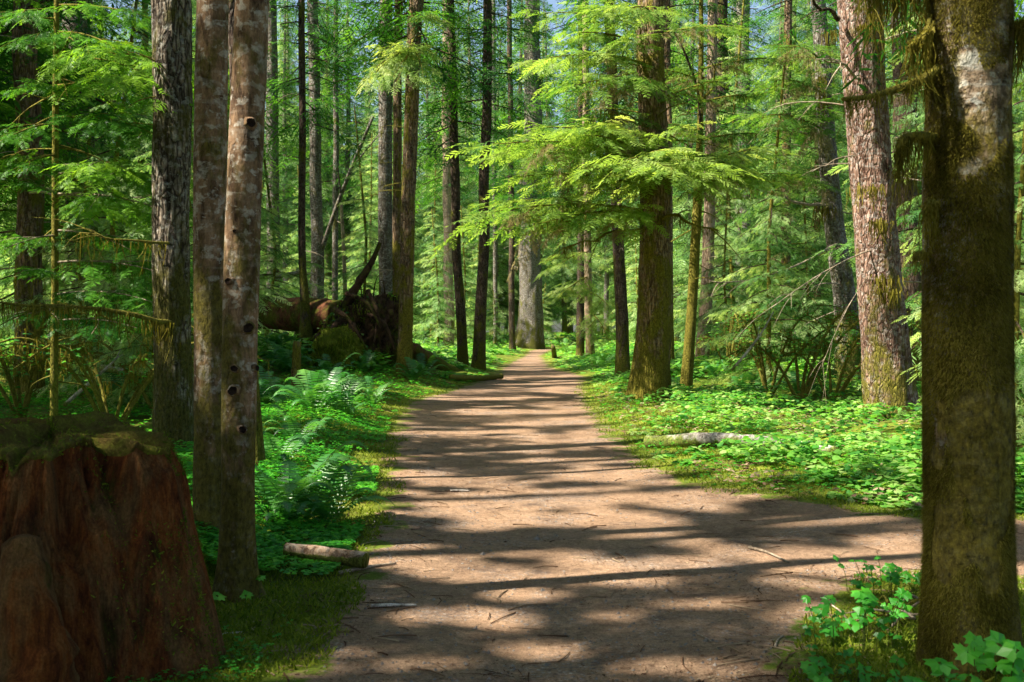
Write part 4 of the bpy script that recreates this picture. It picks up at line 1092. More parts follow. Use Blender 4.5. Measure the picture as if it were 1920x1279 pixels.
def log(name, label, ctrl, r0, r1, mat, seg=24, amp=.15, nsc=5, seed=1, ends=True):
    c = curve([np.asarray(p, float) for p in ctrl], 28); base = c.mean(0)
    root = empty(name, base, label, 'log')
    v, f = tube(c, np.linspace(r0, r1, 28), seg, amp, nsc, seed)
    ob('bark', Geo().add(v, f).mesh('bark', base), M[mat], root)
    if ends:
        t = (c[-1] - c[-2]); t /= np.linalg.norm(t)
        cc = np.array([c[-1] + t * .002, c[-1] + t * .012]); v, f = tube(cc, [r1 * .93, r1 * .86], seg, .08, 9, 2)
        ob('cut_end', Geo().add(v, f).mesh('cut_end', base), M['darkbark'] if mat != 'redlog' else M['stump'], root)
    return root
def Gp(px, py, h=0.0, d=None):
    g = G(px, py); return np.array([g[0], g[1], gz1(*g) + h])
log('fallen_log', 'short pale barked log lying in ferns at the trail edge', [Gp(535, 1062, .10), Gp(600, 1066, .085), Gp(683, 1072, .065)], .040, .050, 'shortlog', 24, .14, 9)
log('fallen_log', 'rotten dark red log slanting beside the trail behind the three grouped trunks', [P(760, 650, 29.6), P(815, 680, 32), P(868, 704, 35)], .24, .13, 'redlog', 32, .35, 3)
log('fallen_log', 'small mossy log poking into the trail by the bare trunk', [Gp(846, 720, .10), Gp(890, 716, .10), Gp(940, 711, .09)], .085, .075, 'mosslimb', 16, .25, 4)
log('fallen_log', 'bleached grey log half buried in the sunlit leafy ground cover', [Gp(1215, 842, .06), Gp(1330, 852, .10), Gp(1450, 858, .12), Gp(1575, 866, .07)], .085, .07, 'palelog', 24, .32, 6)
def stick(label, a, b, r, mat, mid=.03, seed=1):
    pa, pb = Gp(*a, r * .8), Gp(*b, r * .8); pm = (pa + pb) / 2 + np.array([0, mid, 0]); pm[2] = gz1(pm[0], pm[1]) + r * .9
    c = curve([pa, pm, pb], 12); v, f = tube(c, np.linspace(r, r * .6, 12), 8, .25, 12, seed)
    o = ob('stick', Geo().add(v, f).mesh('stick', c[0]), M[mat], None, c[0]); tag(o, label, 'stick')
stick('straight grey stick lying on the shaded trail', (695, 1138), (780, 1134), .011, 'palestick', .01)
stick('tan stick between the short log and the trail edge', (635, 1078), (742, 1060), .012, 'deadwood', .02, 2)
stick('thin curved twig on the dark moss below the stump', (335, 1222), (455, 1190), .006, 'palestick', .08, 3)
stick('thin brown twig lying beside the scuffed needle heap', (1405, 1035), (1480, 1055), .010, 'deadwood', .03, 4)
stick('short pale twig on the trail below the sunny patch', (845, 921), (880, 920), .012, 'palestick', .01, 5)
stick('thin twig crossing the near trail in the shade', (1310, 1190), (1335, 1205), .006, 'deadwood', .01, 6)
stick('bent twig standing by the leafy plant at the trail edge', (1455, 1215), (1470, 1195), .006, 'deadwood', .02, 7)
pole('broken_snag', 'small mossy broken snag among the ferns below the upturned roots', 'dead tree', [Gp(553, 760, -.1), P(555, 720, 21.5), P(556, 660, 21.5), P(558, 640, 21.5)], .10, .075, 'brownbark', 0, seed=31, seg=14, amp=.3)
pole('broken_snag', 'small pale rotten post at the far trail edge', 'dead tree', [Gp(1040, 672, -.1), P(1038, 655, 50), P(1036, 648, 50)], .13, .08, 'darkbark', 0, seed=32, seg=12, amp=.3)

def twig_pile():
    rng = random.Random(44); c = Gp(1690, 1170, 0)
    o = empty('twig_pile', c, 'tangle of dark dead twigs behind the leafy plant beside the mossy trunk', 'twigs'); 
    for i in range(26):
        a = rng.uniform(0, 6.28); L = rng.uniform(.12, .38); p = c + np.array([rng.gauss(0, .13), rng.gauss(0, .10), rng.uniform(.01, .12)])
        d = np.array([math.cos(a), math.sin(a) * .6, rng.uniform(-.15, .7)])
        v, f = tube(curve([p - d * L * .5, p + np.array([0, 0, .03]), p + d * L * .5], 8), np.linspace(.008, .003, 8), 6, .2, 20, i)
        v[:, 2] = np.maximum(v[:, 2], gz(v[:, 0], v[:, 1]) + .003)
        ob('twig', Geo().add(v, f).mesh('twig', c), M['deadwood'] if i % 3 == 0 else M['darkbark'], o)
twig_pile()

# ------------------------------------------------------------------ ferns and leafy plants
def frond_geo(rng, L, yaw, lift, base, tint, npin=22, wid=.13):
    """one arching frond with paired leaflets"""
    t = np.linspace(0, 1, npin)
    r = L * (.80 * t - .10 * t ** 3); z = L * (lift * t - (lift * .55 + .25) * t ** 2.2)
    bend = rng.uniform(-.15, .15) * L * t ** 2
    d = np.array([math.cos(yaw), math.sin(yaw)]); o = np.array([-d[1], d[0]])
    C = np.stack([base[0] + d[0] * r + o[0] * bend, base[1] + d[1] * r + o[1] * bend, base[2] + z], 1)
    g = Geo()
    v, f = tube(C, np.linspace(.004, .0015, npin), 4, cap=False); g.add(v, f, tint)
    tg = np.gradient(C, axis=0); tg /= np.linalg.norm(tg, axis=1)[:, None]
    side = np.stack([np.full(npin, o[0]), np.full(npin, o[1]), np.zeros(npin)], 1)
    pl = wid * L * np.sin(np.clip(t * .93 + .12, 0, 1) * math.pi) ** .7 * (1.25 - .5 * t)
    sp = L / npin
    V, F = [], []
    for k in range(2, npin):
        for s in (1, -1):
            e = side[k] * s * .93 + tg[k] * .35 + np.array([0, 0, -.22 + rng.uniform(-.1, .1)])
            a = C[k] - tg[k] * sp * .36; b = C[k] + tg[k] * sp * .36; m = C[k] + e * pl[k] * .55; tip = C[k] + e * pl[k]
            n = len(V); V += [a, b, m + tg[k] * sp * .34, m - tg[k] * sp * .34, tip + tg[k] * sp * .05, tip - tg[k] * sp * .05]
            F += [(n, n + 1, n + 2, n + 3), (n + 3, n + 2, n + 4, n + 5)]
    g.add(np.array(V), np.array(F), tint)
    return g

def fern(label, x, y, L, nf=13, tint=.5, group=None, seed=1, parts=True):
    rng = random.Random(seed); b = np.array([x, y, gz1(x, y)])
    root = empty('sword_fern', b, label, 'fern', group)
    for i in range(nf):
        yaw = i * 2.39996 + rng.uniform(-.3, .3); l = L * rng.uniform(.7, 1.1)
        g = frond_geo(rng, l, yaw, rng.uniform(.8, 1.9), b + np.array([rng.gauss(0, .02), rng.gauss(0, .02), .01]), np.clip(tint + rng.uniform(-.25, .25), 0, 1), 24)
        ob('frond', g.mesh('frond', b, False), M['fern'], root)
    return root
for (px, py, L, nf, ti, lab) in [
    (590, 800, 1.05, 18, .55, 'large arching fern below the small mossy broken snag'),
    (545, 985, .85, 20, .5, 'dense fern right beside the knotted leaning trunk'),
    (615, 990, .66, 16, .6, 'feathery fern above the short pale log'),
    (520, 1000, .6, 14, .4, 'dark fern tucked behind the short pale log'),
    (680, 722, 1.0, 16, .5, 'fern under the upturned roots near the trail'),
    (620, 735, 1.0, 16, .45, 'fern between the broken snag and the upturned roots'),
    (520, 720, .9, 14, .35, 'fern in shade left of the broken snag'),
    (240, 775, .9, 14, .35, 'fern drooping behind the rotten stump'),
    (710, 715, .9, 14, .5, 'fern at the foot of the three grouped trunks'),
    (1130, 700, 1.1, 14, .75, 'sunlit fern beside the dark leaning trunk'),
    (1270, 740, .8, 12, .6, 'fern at the foot of the stout hemlock'),
    (1345, 725, .9, 14, .6, 'fern behind the moss coated slim hemlock'),
    (1420, 745, .9, 14, .6, 'fern below the bleached slanting branch'),
    (1060, 668, 1.2, 14, .8, 'bright fern at the far bend of the trail')]:
    x, y = G(px, py); fern(lab, x, y, L, nf, ti, None, int(px + py))

for (px, py, L, ti) in ((500, 770, .8, .5), (645, 800, .8, .6), (700, 772, .7, .6), (560, 860, .7, .5), (520, 900, .7, .45), (665, 755, .8, .55), (610, 770, .9, .5)):
    x, y = G(px, py); fern('arching fern in the green carpet between the pair of slim trunks and the upturned roots', x, y, L, 13, ti, 'ferns in the green carpet left of the trail', int(px + py))
def fern_copies():
    rng = random.Random(8); pro = None; k = 0
    for _ in range(400):
        y = rng.uniform(17, 62); x = rng.uniform(-.5, .5) * y
        if path_sd(x, y)[0] > -.9: continue
        if n2(x, y, .3, 55)[0] < .08: continue
        if pro is None:
            pro = fern('fern among the undergrowth under the trees', x, y, 1.0, 13, .6, 'ferns in the undergrowth', 71); o = pro
        else: o = copy_tree(pro)
        o.location = (x, y, gz1(x, y)); o.rotation_euler.z = rng.uniform(0, 6.28); s = rng.uniform(.6, 1.2); o.scale = (s, s, s)
        k += 1
        if k > 55: break
fern_copies()

def leafy(label, x, y, stems, seed=1, name='leafy_plant', group=None):
    """stems: (dx, dy, height, leaf radius, tint)"""
    rng = random.Random(seed); b = np.array([x, y, gz1(x, y)])
    root = empty(name, b, label, 'plant', group)
    for (dx, dy, h, r, ti) in stems:
        top = b + np.array([dx, dy, h]); c = curve([b + np.array([dx * .8, dy * .8, -.02]), b + np.array([dx * .85, dy * .85, h * .55]), top], 8)
        v, f = tube(c, np.linspace(.0026, .0014, 8), 5, cap=False)
        ob('stem', Geo().add(v, f).mesh('stem', b), M['stem'], root)
        nl = 3 if r > .03 else 2
        yaw0 = rng.uniform(0, 6.28)
        for q in range(nl + (2 if h > .09 and name == 'leafy_plant' else 0)):
            at = top if q < nl else c[rng.choice((4, 5))]
            V, F = lobed(rng, r * rng.uniform(.8, 1.15), rng.choice((3, 4, 5)))
            yw = yaw0 + q * 6.283 / nl + rng.uniform(-.3, .3)
            R = rot(yw, rng.uniform(-.35, .3), rng.uniform(-.25, .25)); tl = rng.uniform(.15, .75); R = np.array([[1, 0, 0], [0, math.cos(tl), -math.sin(tl)], [0, math.sin(tl), math.cos(tl)]]) @ R
            o = at + np.array([math.cos(yw), math.sin(yw), 0]) * r * .25
            ob('leaf', Geo().add(V @ R.T + o, F, np.clip(ti - .12 + rng.uniform(-.15, .15), 0, 1)).mesh('leaf', b, False), M['clover'], root)
    return root
def plants():
    rng = random.Random(21)
    for (px, py, n, sp, hm, rm, lab) in [
        (1600, 1215, 24, .17, .27, .032, 'cluster of lobed green leaves at the trail edge before the mossy trunk'),
        (1680, 1120, 20, .14, .2, .028, 'small lit leafy plant behind the dark twig tangle'),
        (1640, 1300, 24, .22, .13, .026, 'low leafy plant at the bottom edge below the twig tangle'),
        (1835, 1345, 14, .15, .26, .042, 'big lobed dark green leaves at the foot of the mossy near trunk')]:
        x, y = G(px, py)
        leafy(lab, x, y, [(rng.gauss(0, sp), rng.gauss(0, sp * .6), hm * rng.uniform(.3, 1.05), rm * rng.uniform(.7, 1.4), rng.uniform(.35, .75)) for _ in range(n)], int(px))
    for (px, py, gy, r, lab) in [(405, 1118, 1165, 0.036, 'single bright three leaved sprig between the stump and the pair of trunks'), (459, 1117, 1150, 0.031, 'bright three leaved sprig before the foot of the knotted trunk'),
                             (325, 1170, 1212, 0.037, 'bright three leaved sprig low in front of the stump'), (486, 1082, 1130, 0.031, 'bright leaf sprig beside the knotted trunk and the short log')]:
        x, y = G(px, gy); h = P(px, py, y)[2] - gz1(x, y)
        leafy(lab, x, y, [(0, 0, max(.05, h), r, .95)], int(px), 'leaf_sprig')
plants()

def vine_maple(label, px, d, h, nst, seed, leafn=40, moss=200, lean=0.0, tint=.45):
    rng = random.Random(seed); x = (px - 960) / FPX * d; b = np.array([x, d, gz1(x, d)])
    root = empty('mossy_shrub', b, label, 'shrub')
    rp = []; gl = Geo()
    for i in range(nst):
        a = rng.uniform(0, 6.28); L = h * rng.uniform(.6, 1.1); o = np.array([math.cos(a), math.sin(a) * .7, 0]) * L * rng.uniform(.25, .7) + np.array([lean * L, 0, 0])
        c = curve([b + np.array([0, 0, -.1]), b + o * .5 + np.array([0, 0, L * .42]), b + o * 1.1 + np.array([0, 0, L * .66]), b + o * 1.9 + np.array([0, 0, L * .50])], 20)
        g = Geo(); v, f = tube(c, np.linspace(.032, .008, 20) * (.6 + .2 * h), 8, .35, 6, seed + i); g.add(v, f)
        tips = [c[k] for k in range(8, 20)]
        for q in range(11):
            k = rng.randint(6, 18); e = np.array([rng.uniform(-1, 1), rng.uniform(-1, 1), rng.uniform(-.4, .7)]) * L * .22
            cc = curve([c[k], c[k] + e * .5 + np.array([0, 0, .03]), c[k] + e], 8); v, f = tube(cc, np.linspace(.010, .003, 8), 5, .2, 9, q, cap=False); g.add(v, f)
            tips += list(cc[2:])
        ob('stem', g.mesh('stem', b), M['mosslimb'], root)
        rp += [tips[rng.randrange(len(tips))] for _ in range(moss // nst)]
        for q in range(leafn // nst):
            p = tips[rng.randrange(len(tips))] + np.array([rng.gauss(0, .08), rng.gauss(0, .08), rng.gauss(0, .04)])
            V, F = lobed(rng, rng.uniform(.035, .07), 3); R = rot(rng.uniform(0, 6.28), rng.uniform(-.4, .3), rng.uniform(-.3, .3))
            gl.add(V @ R.T + p, F, np.clip(tint + rng.gauss(0, .15), 0, 1))
    ob('leaves', gl.mesh('leaves', b, False), M['broad'], root)
    if moss: ob('hanging_moss', strands(rng, rp + [q + np.array([rng.gauss(0, .05), rng.gauss(0, .05), rng.gauss(0, .03)]) for q in rp], .03, .34, .012, 3).mesh('hanging_moss', b), M['hangmoss'], root)
vine_maple('arching mossy shrub in the shade below the leaning grey trunk', 1500, 21.5, 2.6, 7, 1, 420, 420)
vine_maple('mossy shrub beside the bleached slanting branch', 1440, 23, 2.4, 6, 2, 380, 340)
vine_maple('low mossy shrub between the leaning grey and the red barked trunk', 1560, 21, 2.0, 6, 3, 340, 300)
vine_maple('mossy shrub before the dark stubby trunk behind the stout hemlock', 1365, 29, 2.6, 6, 4, 300, 240)
vine_maple('drooping mossy shrub just behind the rotten stump', 210, 15, 2.0, 7, 5, 260, 520, tint=.3)
vine_maple('drooping mossy shrub behind the furrowed grey trunk', 300, 17, 2.2, 7, 6, 260, 480, tint=.3)
vine_maple('drooping mossy shrub at the foot of the mossy left trunk', 40, 16.5, 2.0, 6, 7, 220, 420, tint=.3)

# ------------------------------------------------------------------ ground cover (nobody could count it)
def scatter(n, region, seed, dens=None):
    rs = np.random.RandomState(seed); out = []
    (x0, x1, y0, y1) = region
    # density follows distance so that near ground is finer
    u = rs.rand(n); y = y0 * (y1 / y0) ** u
    x = rs.uniform(x0, x1, n) * y
    s = path_sd(x, y)
    return x, y, s, rs

def off_log(x, y):
    t = np.clip(((x + 2.9) * 1.35 + (y - 29.6) * 5.4) / (1.35 ** 2 + 5.4 ** 2), 0, 1)
    return np.hypot(x + 2.9 - 1.35 * t, y - 29.6 - 5.4 * t) > .75

def cover(name, label, mat, x, y, rs, r, hgt, tint, leaf='clover', tilt=.45):
    n = len(x); z = gz(x, y)
    tops = np.stack([x, y, z + hgt], 1)
    g = Geo()
    yaw = rs.uniform(0, 6.283, n)
    for q in range(3):
        a = yaw + q * 2.094
        d = np.stack([np.cos(a), np.sin(a), rs.uniform(-tilt, tilt * .6, n)], 1); o = np.stack([-np.sin(a), np.cos(a), rs.uniform(-.25, .25, n)], 1)
        R = r[:, None]
        if leaf == 'clover':
            base = tops; w = .62
            V = np.stack([base, base + d * R * .75 - o * R * w, base + d * R * .92, base + d * R * .75 + o * R * w], 1)
            F = np.arange(n * 4).reshape(-1, 4); g.add(V.reshape(-1, 3), F, np.repeat(tint, 4))
        else:
            base = tops + d * R * .15
            dn = np.array([0, 0, -1.0]) * R
            V = np.stack([base, base + d * R * .35 - o * R * .55 + dn * .08, base + d * R * .95 - o * R * .62 + dn * .16, base + d * R * 1.25 + dn * .12, base + d * R * .95 + o * R * .62 + dn * .16, base + d * R * .35 + o * R * .55 + dn * .08], 1)
            b = np.arange(n) * 6
            F = np.concatenate([np.stack([b, b + 1, b + 2, b + 3], 1), np.stack([b, b + 3, b + 4, b + 5], 1)])
            g.add(V.reshape(-1, 3), F, np.repeat(tint, 6))
    o_ = ob(name, g.mesh(name, (0, 0, 0), False), mat)
    return tag(o_, label, 'ground cover', kind='stuff')

def covers():
    # clover carpet, left of the trail
    x, y, s, rs = scatter(90000, (-.62, .02, 6.5, 34), 3)
    m = (s < -.10) & off_log(x, y) & (x < 0) & (s > -7 - .1 * y) & (n2(x, y, .8, 12) + rs.normal(0, .12, len(x)) > -.30 + .35 * (s > -.45)) 
    x, y = x[m], y[m]; n = len(x)
    h = .05 + .12 * smooth(.2, 1.2, -s[m]) * rs.uniform(.5, 1.4, n)
    cover('clover_carpet', 'bright green carpet of clover like leaves left of the trail', M['clover'], x, y, rs, rs.uniform(.018, .034, n) * (1 + .02 * y), h, np.clip(rs.normal(.5, .2, n) + .3 * n2(x, y, 2, 8), 0, 1))
    # broad leaves on the right
    x, y, s, rs = scatter(30000, (-.02, .62, 8.0, 30), 5)
    m = (s < -.22) & (x > 0) & (n2(x, y, .9, 22) + .7 * n2(x, y, 2.6, 27) + rs.normal(0, .10, len(x)) > .10 + .25 * (s > -.6))
    x, y = x[m], y[m]; n = len(x)
    h = .03 + .17 * smooth(.2, 1.6, -s[m]) * rs.uniform(.2, 1.6, n)
    cover('leafy_cover', 'sunlit broad leaved ground cover right of the trail', M['broad'], x, y, rs, rs.uniform(.022, .060, n) * (1 + .012 * y), h, np.clip(rs.normal(.58, .26, n) + .35 * n2(x, y, 2, 8), 0, 1), 'broad', .6)
    x, y, s, rs = scatter(26000, (-.02, .62, 8.0, 26), 16)
    m = (s < -.12) & (x > 0) & (n2(x, y, 1.2, 47) + rs.normal(0, .12, len(x)) > .02)
    x, y = x[m], y[m]; n = len(x)
    cover('small_clover', 'small dark clover between the broad leaves right of the trail', M['clover'], x, y, rs, rs.uniform(.010, .024, n) * (1 + .02 * y), rs.uniform(.01, .12, n), np.clip(rs.normal(.42, .25, n), 0, 1))
    rs = np.random.RandomState(61); gt = Geo(); k = 0
    while k < 420:
        yy = 4.3 * (22 / 4.3) ** rs.rand(); xx = rs.uniform(-.45, .55) * yy; sv = path_sd(xx, yy)[0]
        if sv < -.3 or (sv > .5 and rs.rand() < .6): continue
        L = rs.uniform(.03, .13); a = rs.uniform(0, 6.283); zz = gz1(xx, yy) + .004
        d = np.array([math.cos(a), math.sin(a), 0]); c0 = np.array([xx, yy, zz])
        v, f = tube(curve([c0 - d * L, c0 + np.array([-d[1], d[0], 0]) * L * rs.uniform(-.25, .25) + np.array([0, 0, .004]), c0 + d * L], 5), np.linspace(.0034, .0018, 5) * rs.uniform(.6, 1.4), 5, cap=False); gt.add(v, f, rs.rand()); k += 1
    tag(ob('twig_litter', gt.mesh('twig_litter'), M['litter']), 'thin broken twigs strewn over the dirt trail', 'litter', kind='stuff')
    x, y, s, rs = scatter(5200, (-.02, .62, 8.0, 24), 15)
    m = (s < -.15) & (x > 0) & (n2(x, y, 1.4, 37) > -.1)
    x, y = x[m], y[m]; n = len(x)
    cover('dead_leaves', 'pale dead leaves lying in the ground cover right of the trail', M['litter'], x, y, rs, rs.uniform(.015, .045, n), rs.uniform(.01, .10, n), np.clip(rs.normal(.75, .25, n), 0, 1), 'broad', .5)
    # far undergrowth both sides
    x, y, s, rs = scatter(60000, (-.6, .6, 28, 120), 6)
    m = (s < -.25) & off_log(x, y) & (n2(x, y, .25, 32) > -.25)
    x, y = x[m], y[m]; n = len(x)
    cover('low_undergrowth', 'low sunlit undergrowth under the distant trees', M['broad'], x, y, rs, rs.uniform(.06, .14, n) * (1 + .006 * y), rs.uniform(.05, .55, n) * smooth(.3, 2.5, -s[m]), np.clip(rs.normal(.62, .2, n), 0, 1), 'broad', .6)
    # near dark leaves at the foot of stump and alders
    x, y, s, rs = scatter(9000, (-.6, .02, 4.3, 7.4), 7)
    m = (s < -.12) & (x < 0) & (n2(x, y, 1.7, 42) > -.05) & (np.hypot(x + 2.12, y - 5.05) > .62)
    x, y = x[m], y[m]; n = len(x)
    cover('moss_leaves', 'tiny dark green leaves on the moss below the stump', M['clover'], x, y, rs, rs.uniform(.008, .019, n), rs.uniform(.01, .06, n), np.clip(rs.normal(.3, .18, n), 0, 1))
    # moss blades along the edges
    x, y, s, rs = scatter(260000, (-.55, .6, 4.3, 30), 8)
    edge = n2(x, y, 2.2, 14) * .28
    m = (s < .06 + edge) & (s > -2.2) & (np.hypot(x + 2.12, y - 5.05) > .6)
    x, y = x[m], y[m]; s = s[m]; n = len(x)
    z = gz(x, y); L = rs.uniform(.010, .030, n) * (1 + .03 * y); a = rs.uniform(0, 6.283, n); w = L * rs.uniform(.10, .22, n)
    d = np.stack([rs.normal(0, .7, n), rs.normal(0, .7, n), np.ones(n)], 1); o = np.stack([np.cos(a), np.sin(a), np.zeros(n)], 1)
    b = np.stack([x, y, z - .002], 1); e = b + d * L[:, None]
    V = np.stack([b - o * w[:, None], b + o * w[:, None], e + o * w[:, None] * .4, e - o * w[:, None] * .4], 1).reshape(-1, 3)
    t = np.clip(rs.normal(.5, .2, n) + .3 * n2(x, y, 1.5, 18), 0, 1)
    o_ = ob('moss', Geo().add(V, np.arange(4 * n).reshape(-1, 4), np.repeat(t, 4)).mesh('moss', (0, 0, 0), False), M['mossblade']); tag(o_, 'yellow green moss along both edges of the trail', 'moss', kind='stuff')
    # needle litter on trail and moss
    x, y, s, rs = scatter(95000, (-.5, .6, 4.2, 26), 9)
    pr = .35 + .8 * n2(x, y, .9, 24) + .35 * (np.abs(s) < .4)
    m = (rs.rand(len(x)) < pr) & (s > -1.2)
    x, y = x[m], y[m]; n = len(x); z = gz(x, y) + .003
    L = rs.uniform(.006, .026, n) * (1 + .02 * y); L[rs.rand(n) < .02] *= 2.6; w = rs.uniform(.0010, .0034, n) * (1 + .03 * y); a = rs.uniform(0, 6.283, n)
    d = np.stack([np.cos(a), np.sin(a), rs.normal(0, .10, n)], 1); o = np.stack([-np.sin(a), np.cos(a), rs.normal(0, .3, n)], 1)
    b = np.stack([x, y, z + .002], 1)
    V = np.stack([b - o * w[:, None], b + o * w[:, None], b + d * L[:, None] + o * w[:, None] * .6, b + d * L[:, None] - o * w[:, None] * .6], 1).reshape(-1, 3)
    o_ = ob('needle_litter', Geo().add(V, np.arange(4 * n).reshape(-1, 4), np.repeat(np.clip(rs.normal(.42, .33, n), 0, 1), 4)).mesh('needle_litter', (0, 0, 0), False), M['litter']); tag(o_, 'fallen needles and twig scraps strewn over the dirt trail', 'litter', kind='stuff')
    # gravel bits
    x, y, s, rs = scatter(9000, (-.5, .6, 4.2, 24), 10)
    m = (s > -.05) & (n2(x, y, 1.1, 64) + .3 * (s < .5) > .05)
    x, y = x[m], y[m]; n = len(x); r = rs.uniform(.003, .010, n) * (1 + .03 * y); r[rs.rand(n) < .012] *= 2.2
    base = np.array([[1, 0, 0], [0, 1, 0], [-1, 0, 0], [0, -1, 0], [.1, .05, .8], [0, 0, -.6]])
    fc = np.array([[0, 1, 4], [1, 2, 4], [2, 3, 4], [3, 0, 4]])
    J = base[None] * (1 + rs.normal(0, .25, (n, 6, 3)))
    V = (J * r[:, None, None] + np.stack([x, y, gz(x, y)], 1)[:, None]).reshape(-1, 3)
    F = (np.arange(n)[:, None, None] * 6 + fc[None]).reshape(-1, 3)
    o_ = ob('gravel', Geo().add(V, F, np.repeat(rs.rand(n), 6)).mesh('gravel', (0, 0, 0), False), M['stone']); tag(o_, 'small grey gravel scattered on the dirt trail', 'gravel', kind='stuff')
covers()

# ------------------------------------------------------------------ the forest behind: copies of a few conifers, saplings and shrubs
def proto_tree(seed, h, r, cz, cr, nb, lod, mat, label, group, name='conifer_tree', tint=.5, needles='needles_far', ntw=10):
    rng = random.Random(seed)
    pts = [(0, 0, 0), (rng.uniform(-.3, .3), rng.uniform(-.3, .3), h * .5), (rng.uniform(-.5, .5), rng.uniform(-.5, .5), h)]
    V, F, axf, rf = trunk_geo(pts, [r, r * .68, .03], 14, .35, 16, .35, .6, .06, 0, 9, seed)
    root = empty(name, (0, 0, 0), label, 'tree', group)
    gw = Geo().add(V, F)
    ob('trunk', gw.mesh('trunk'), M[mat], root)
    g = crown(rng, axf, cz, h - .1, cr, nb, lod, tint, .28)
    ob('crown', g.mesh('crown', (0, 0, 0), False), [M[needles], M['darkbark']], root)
    return root

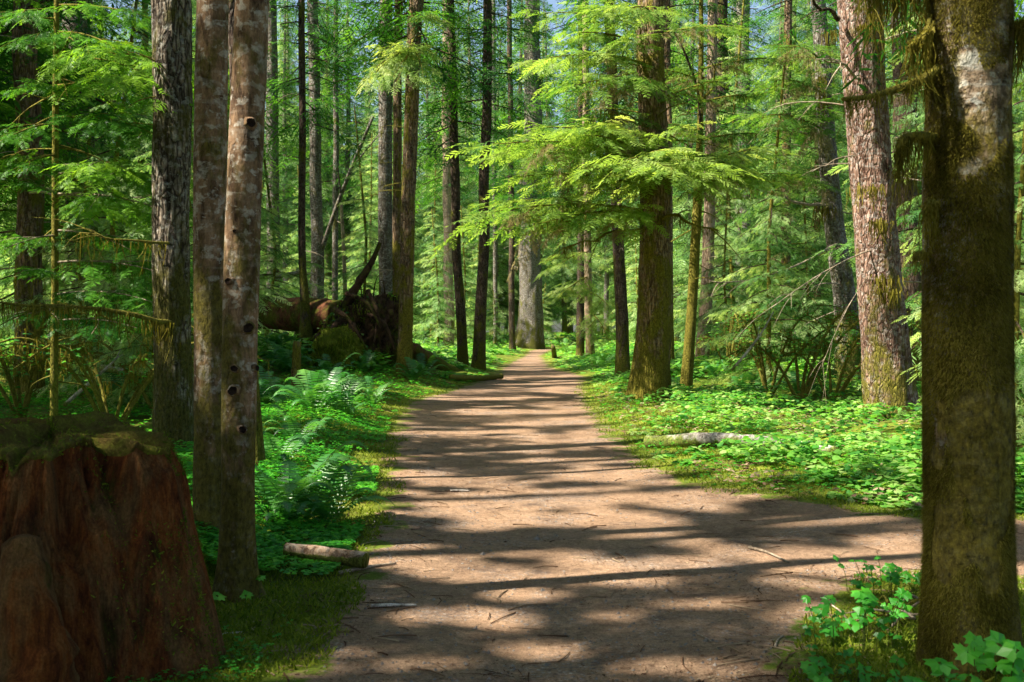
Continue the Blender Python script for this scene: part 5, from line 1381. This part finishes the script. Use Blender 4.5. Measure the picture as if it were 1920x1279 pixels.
def forest():
    rng = random.Random(2024)
    g1 = 'tall conifers of the distant forest'
    lab1 = 'tall conifer of the distant forest behind the trail trees'
    protos = [proto_tree(i, h, r, cz, cr, nb, 2, mt, lab1, g1, tint=ti) for i, (h, r, cz, cr, nb, mt, ti) in enumerate(
        [(32, .34, 3, 4.2, 280, 'farbark', .5), (28, .24, 2, 3.6, 260, 'greybark', .55), (36, .45, 6, 4.6, 280, 'farbark', .45), (25, .18, 1.5, 3.2, 250, 'brownbark', .6), (30, .28, 8, 3.8, 220, 'greybark', .5)])]
    spots = []
    def ok(x, y, md):
        px = 960 + x / y * FPX
        if y < 80 and 1018 < px < 1075: return False
        if y < 76 and 930 < px < 1022: return False
        if path_sd(x, y)[0] > -1.6: return False
        return all((x - a) ** 2 + (y - b) ** 2 > md * md for a, b in spots)
    used = [False] * len(protos)
    def put(x, y, s):
        i = rng.randrange(len(protos))
        o = protos[i] if not used[i] else copy_tree(protos[i]); used[i] = True
        o.location = (x, y, gz1(x, y) - .05); o.rotation_euler.z = rng.uniform(0, 6.28); o.scale = (s, s, s * rng.uniform(.9, 1.1)); spots.append((x, y))
    for (num, y0, y1, md, sa, sb) in ((13, 50, 84, 6, .7, 1.0), (130, 84, 150, 3.2, .8, 1.2), (70, 150, 205, 4.5, 1.2, 1.75)):
        k = 0; tries = 0
        while k < num and tries < 4000:
            tries += 1
            y = rng.uniform(y0, y1); x = rng.uniform(-.54, .54) * y
            if ok(x, y, md): put(x, y, rng.uniform(sa, sb)); k += 1
    n0 = len(spots); tries = 0
    while len(spots) < n0 + 10 and tries < 2000:       # nearer ones, kept to the sides
        tries += 1
        y = rng.uniform(29, 48); x = rng.choice((-1, 1)) * rng.uniform(.24, .55) * y
        if ok(x, y, 3.0): put(x, y, rng.uniform(.5, .8))
    # young hemlocks filling the space between the trunks
    g2 = 'young hemlocks between the trunks'; lab2 = 'young bushy hemlock growing between the taller trunks'
    yp = [proto_tree(30 + i, h, r, cz, cr, nb, 0, 'mosslimb', lab2, g2, 'young_hemlock', ti, 'needles_far', 4) for i, (h, r, cz, cr, nb, ti) in enumerate([(8.5, .07, .6, 2.0, 60, .6), (5.5, .05, .4, 1.6, 44, .65), (12.5, .09, 1.4, 2.4, 76, .55)])]
    used2 = [False] * 3; k = 0; tries = 0
    for (px, d, sc) in ((215, 20, .9), (290, 17.5, .7), (150, 23, 1.1), (250, 26, 1.2), (345, 24, 1.0), (60, 27, 1.2), (1440, 26, .9), (1520, 33, 1.1), (1380, 36, 1.0), (1900, 12, .9), (1800, 20, 1.1)):
        i = rng.randrange(3); o = yp[i] if not used2[i] else copy_tree(yp[i]); used2[i] = True
        x = (px - 960) / FPX * d; o.location = (x, d, gz1(x, d) - .05); o.rotation_euler.z = rng.uniform(0, 6.28); o.scale = (sc, sc, sc); spots.append((x, d))
    while k < 92 and tries < 5000:
        tries += 1
        y = 24 + 66 * rng.random() ** .9; x = rng.uniform(-.54, .54) * y; px = 960 + x / y * FPX
        if path_sd(x, y)[0] > -1.8 or (y < 36 and abs(x) < 6): continue
        if 870 < px < 1080 and y < 62: continue
        if any((x - a) ** 2 + (y - b) ** 2 < 1.4 for a, b in spots): continue
        i = rng.randrange(3); o = yp[i] if not used2[i] else copy_tree(yp[i]); used2[i] = True
        o.location = (x, y, gz1(x, y) - .05); o.rotation_euler.z = rng.uniform(0, 6.28); s = rng.uniform(.7, 1.25); o.scale = (s, s, s); spots.append((x, y)); k += 1
    # the hillside of trees behind everything, one mass
    rs = np.random.RandomState(77); n = 90000
    x = rs.uniform(-.56, .56, n) * 222; y = rs.uniform(205, 222, n); z = rs.uniform(0, 1, n) ** .8 * 70
    top = 58 + 12 * n2(x, y * 0, .11, 3); m = (z < top) & (fbm(np.stack([x * .22, y * .2, z * .12], 1), 3, 4) > -.25); x, y, z = x[m], y[m], z[m]; n = len(x)
    a = rs.uniform(0, 6.283, n); L = rs.uniform(.5, 1.4, n)[:, None]
    d = np.stack([np.cos(a), np.sin(a), rs.uniform(-.7, .05, n)], 1); o = np.stack([-np.sin(a), np.cos(a), rs.uniform(-.4, .4, n)], 1) * .22
    c = np.stack([x, y, z + gz(x, y)], 1)
    V = np.stack([c - o * L, c + o * L, c + d * L + o * L * .3, c + d * L - o * L * .3], 1).reshape(-1, 3)
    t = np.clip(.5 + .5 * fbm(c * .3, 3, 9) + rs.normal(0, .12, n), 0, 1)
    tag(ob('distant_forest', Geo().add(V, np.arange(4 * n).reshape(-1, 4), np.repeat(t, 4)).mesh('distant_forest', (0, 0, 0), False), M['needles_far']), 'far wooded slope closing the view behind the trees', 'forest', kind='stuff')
forest()

def added_shade_trees():
    """tall trees added beside and behind the view so that their crowns shade the trail"""
    rng = random.Random(99)  # trees added, mostly out of view, to shade and dapple the trail
    spec = [(-9.5, 2.0), (-11.5, 6.0), (-9.0, 9.4), (-12.5, 12.5), (-13.5, 17.5), (-11.0, 21), (-14.5, 24.5), (-12, 28), (-7.6, 5.2), (-6.5, -1.5), (-9.5, -4), (-3.8, -4.5), (3.5, -4), (-15, 3), (-15.5, 9), (-15.5, 14), (7.5, 1.0), (7.5, 11.5), (9.5, 15)]
    for i, (x, y) in enumerate(spec):
        h = rng.uniform(22, 28); b = np.array([x, y, gz1(x, y)])
        pts = [b, b + np.array([rng.uniform(-.3, .3), rng.uniform(-.3, .3), h * .5]), b + np.array([0, 0, h])]
        V, F, axf, rf = trunk_geo(pts, [.17, .12, .03], 16, .5, 12, .3, .4, .06, 0, 9, i)
        root = empty('hemlock_tree', b, 'tall hemlock added beside the view, its crown shading the trail', 'tree', 'added hemlocks shading the trail')
        ob('trunk', Geo().add(V, F).mesh('trunk', b), M['brownbark'], root)
        g = crown(rng, axf, 5.5 if x < 0 else 7, h - .2, 4.4, 170, 2, .42)
        ob('crown', g.mesh('crown', b, keep=keep_canopy), [M['needles'], M['darkbark']], root)
added_shade_trees()
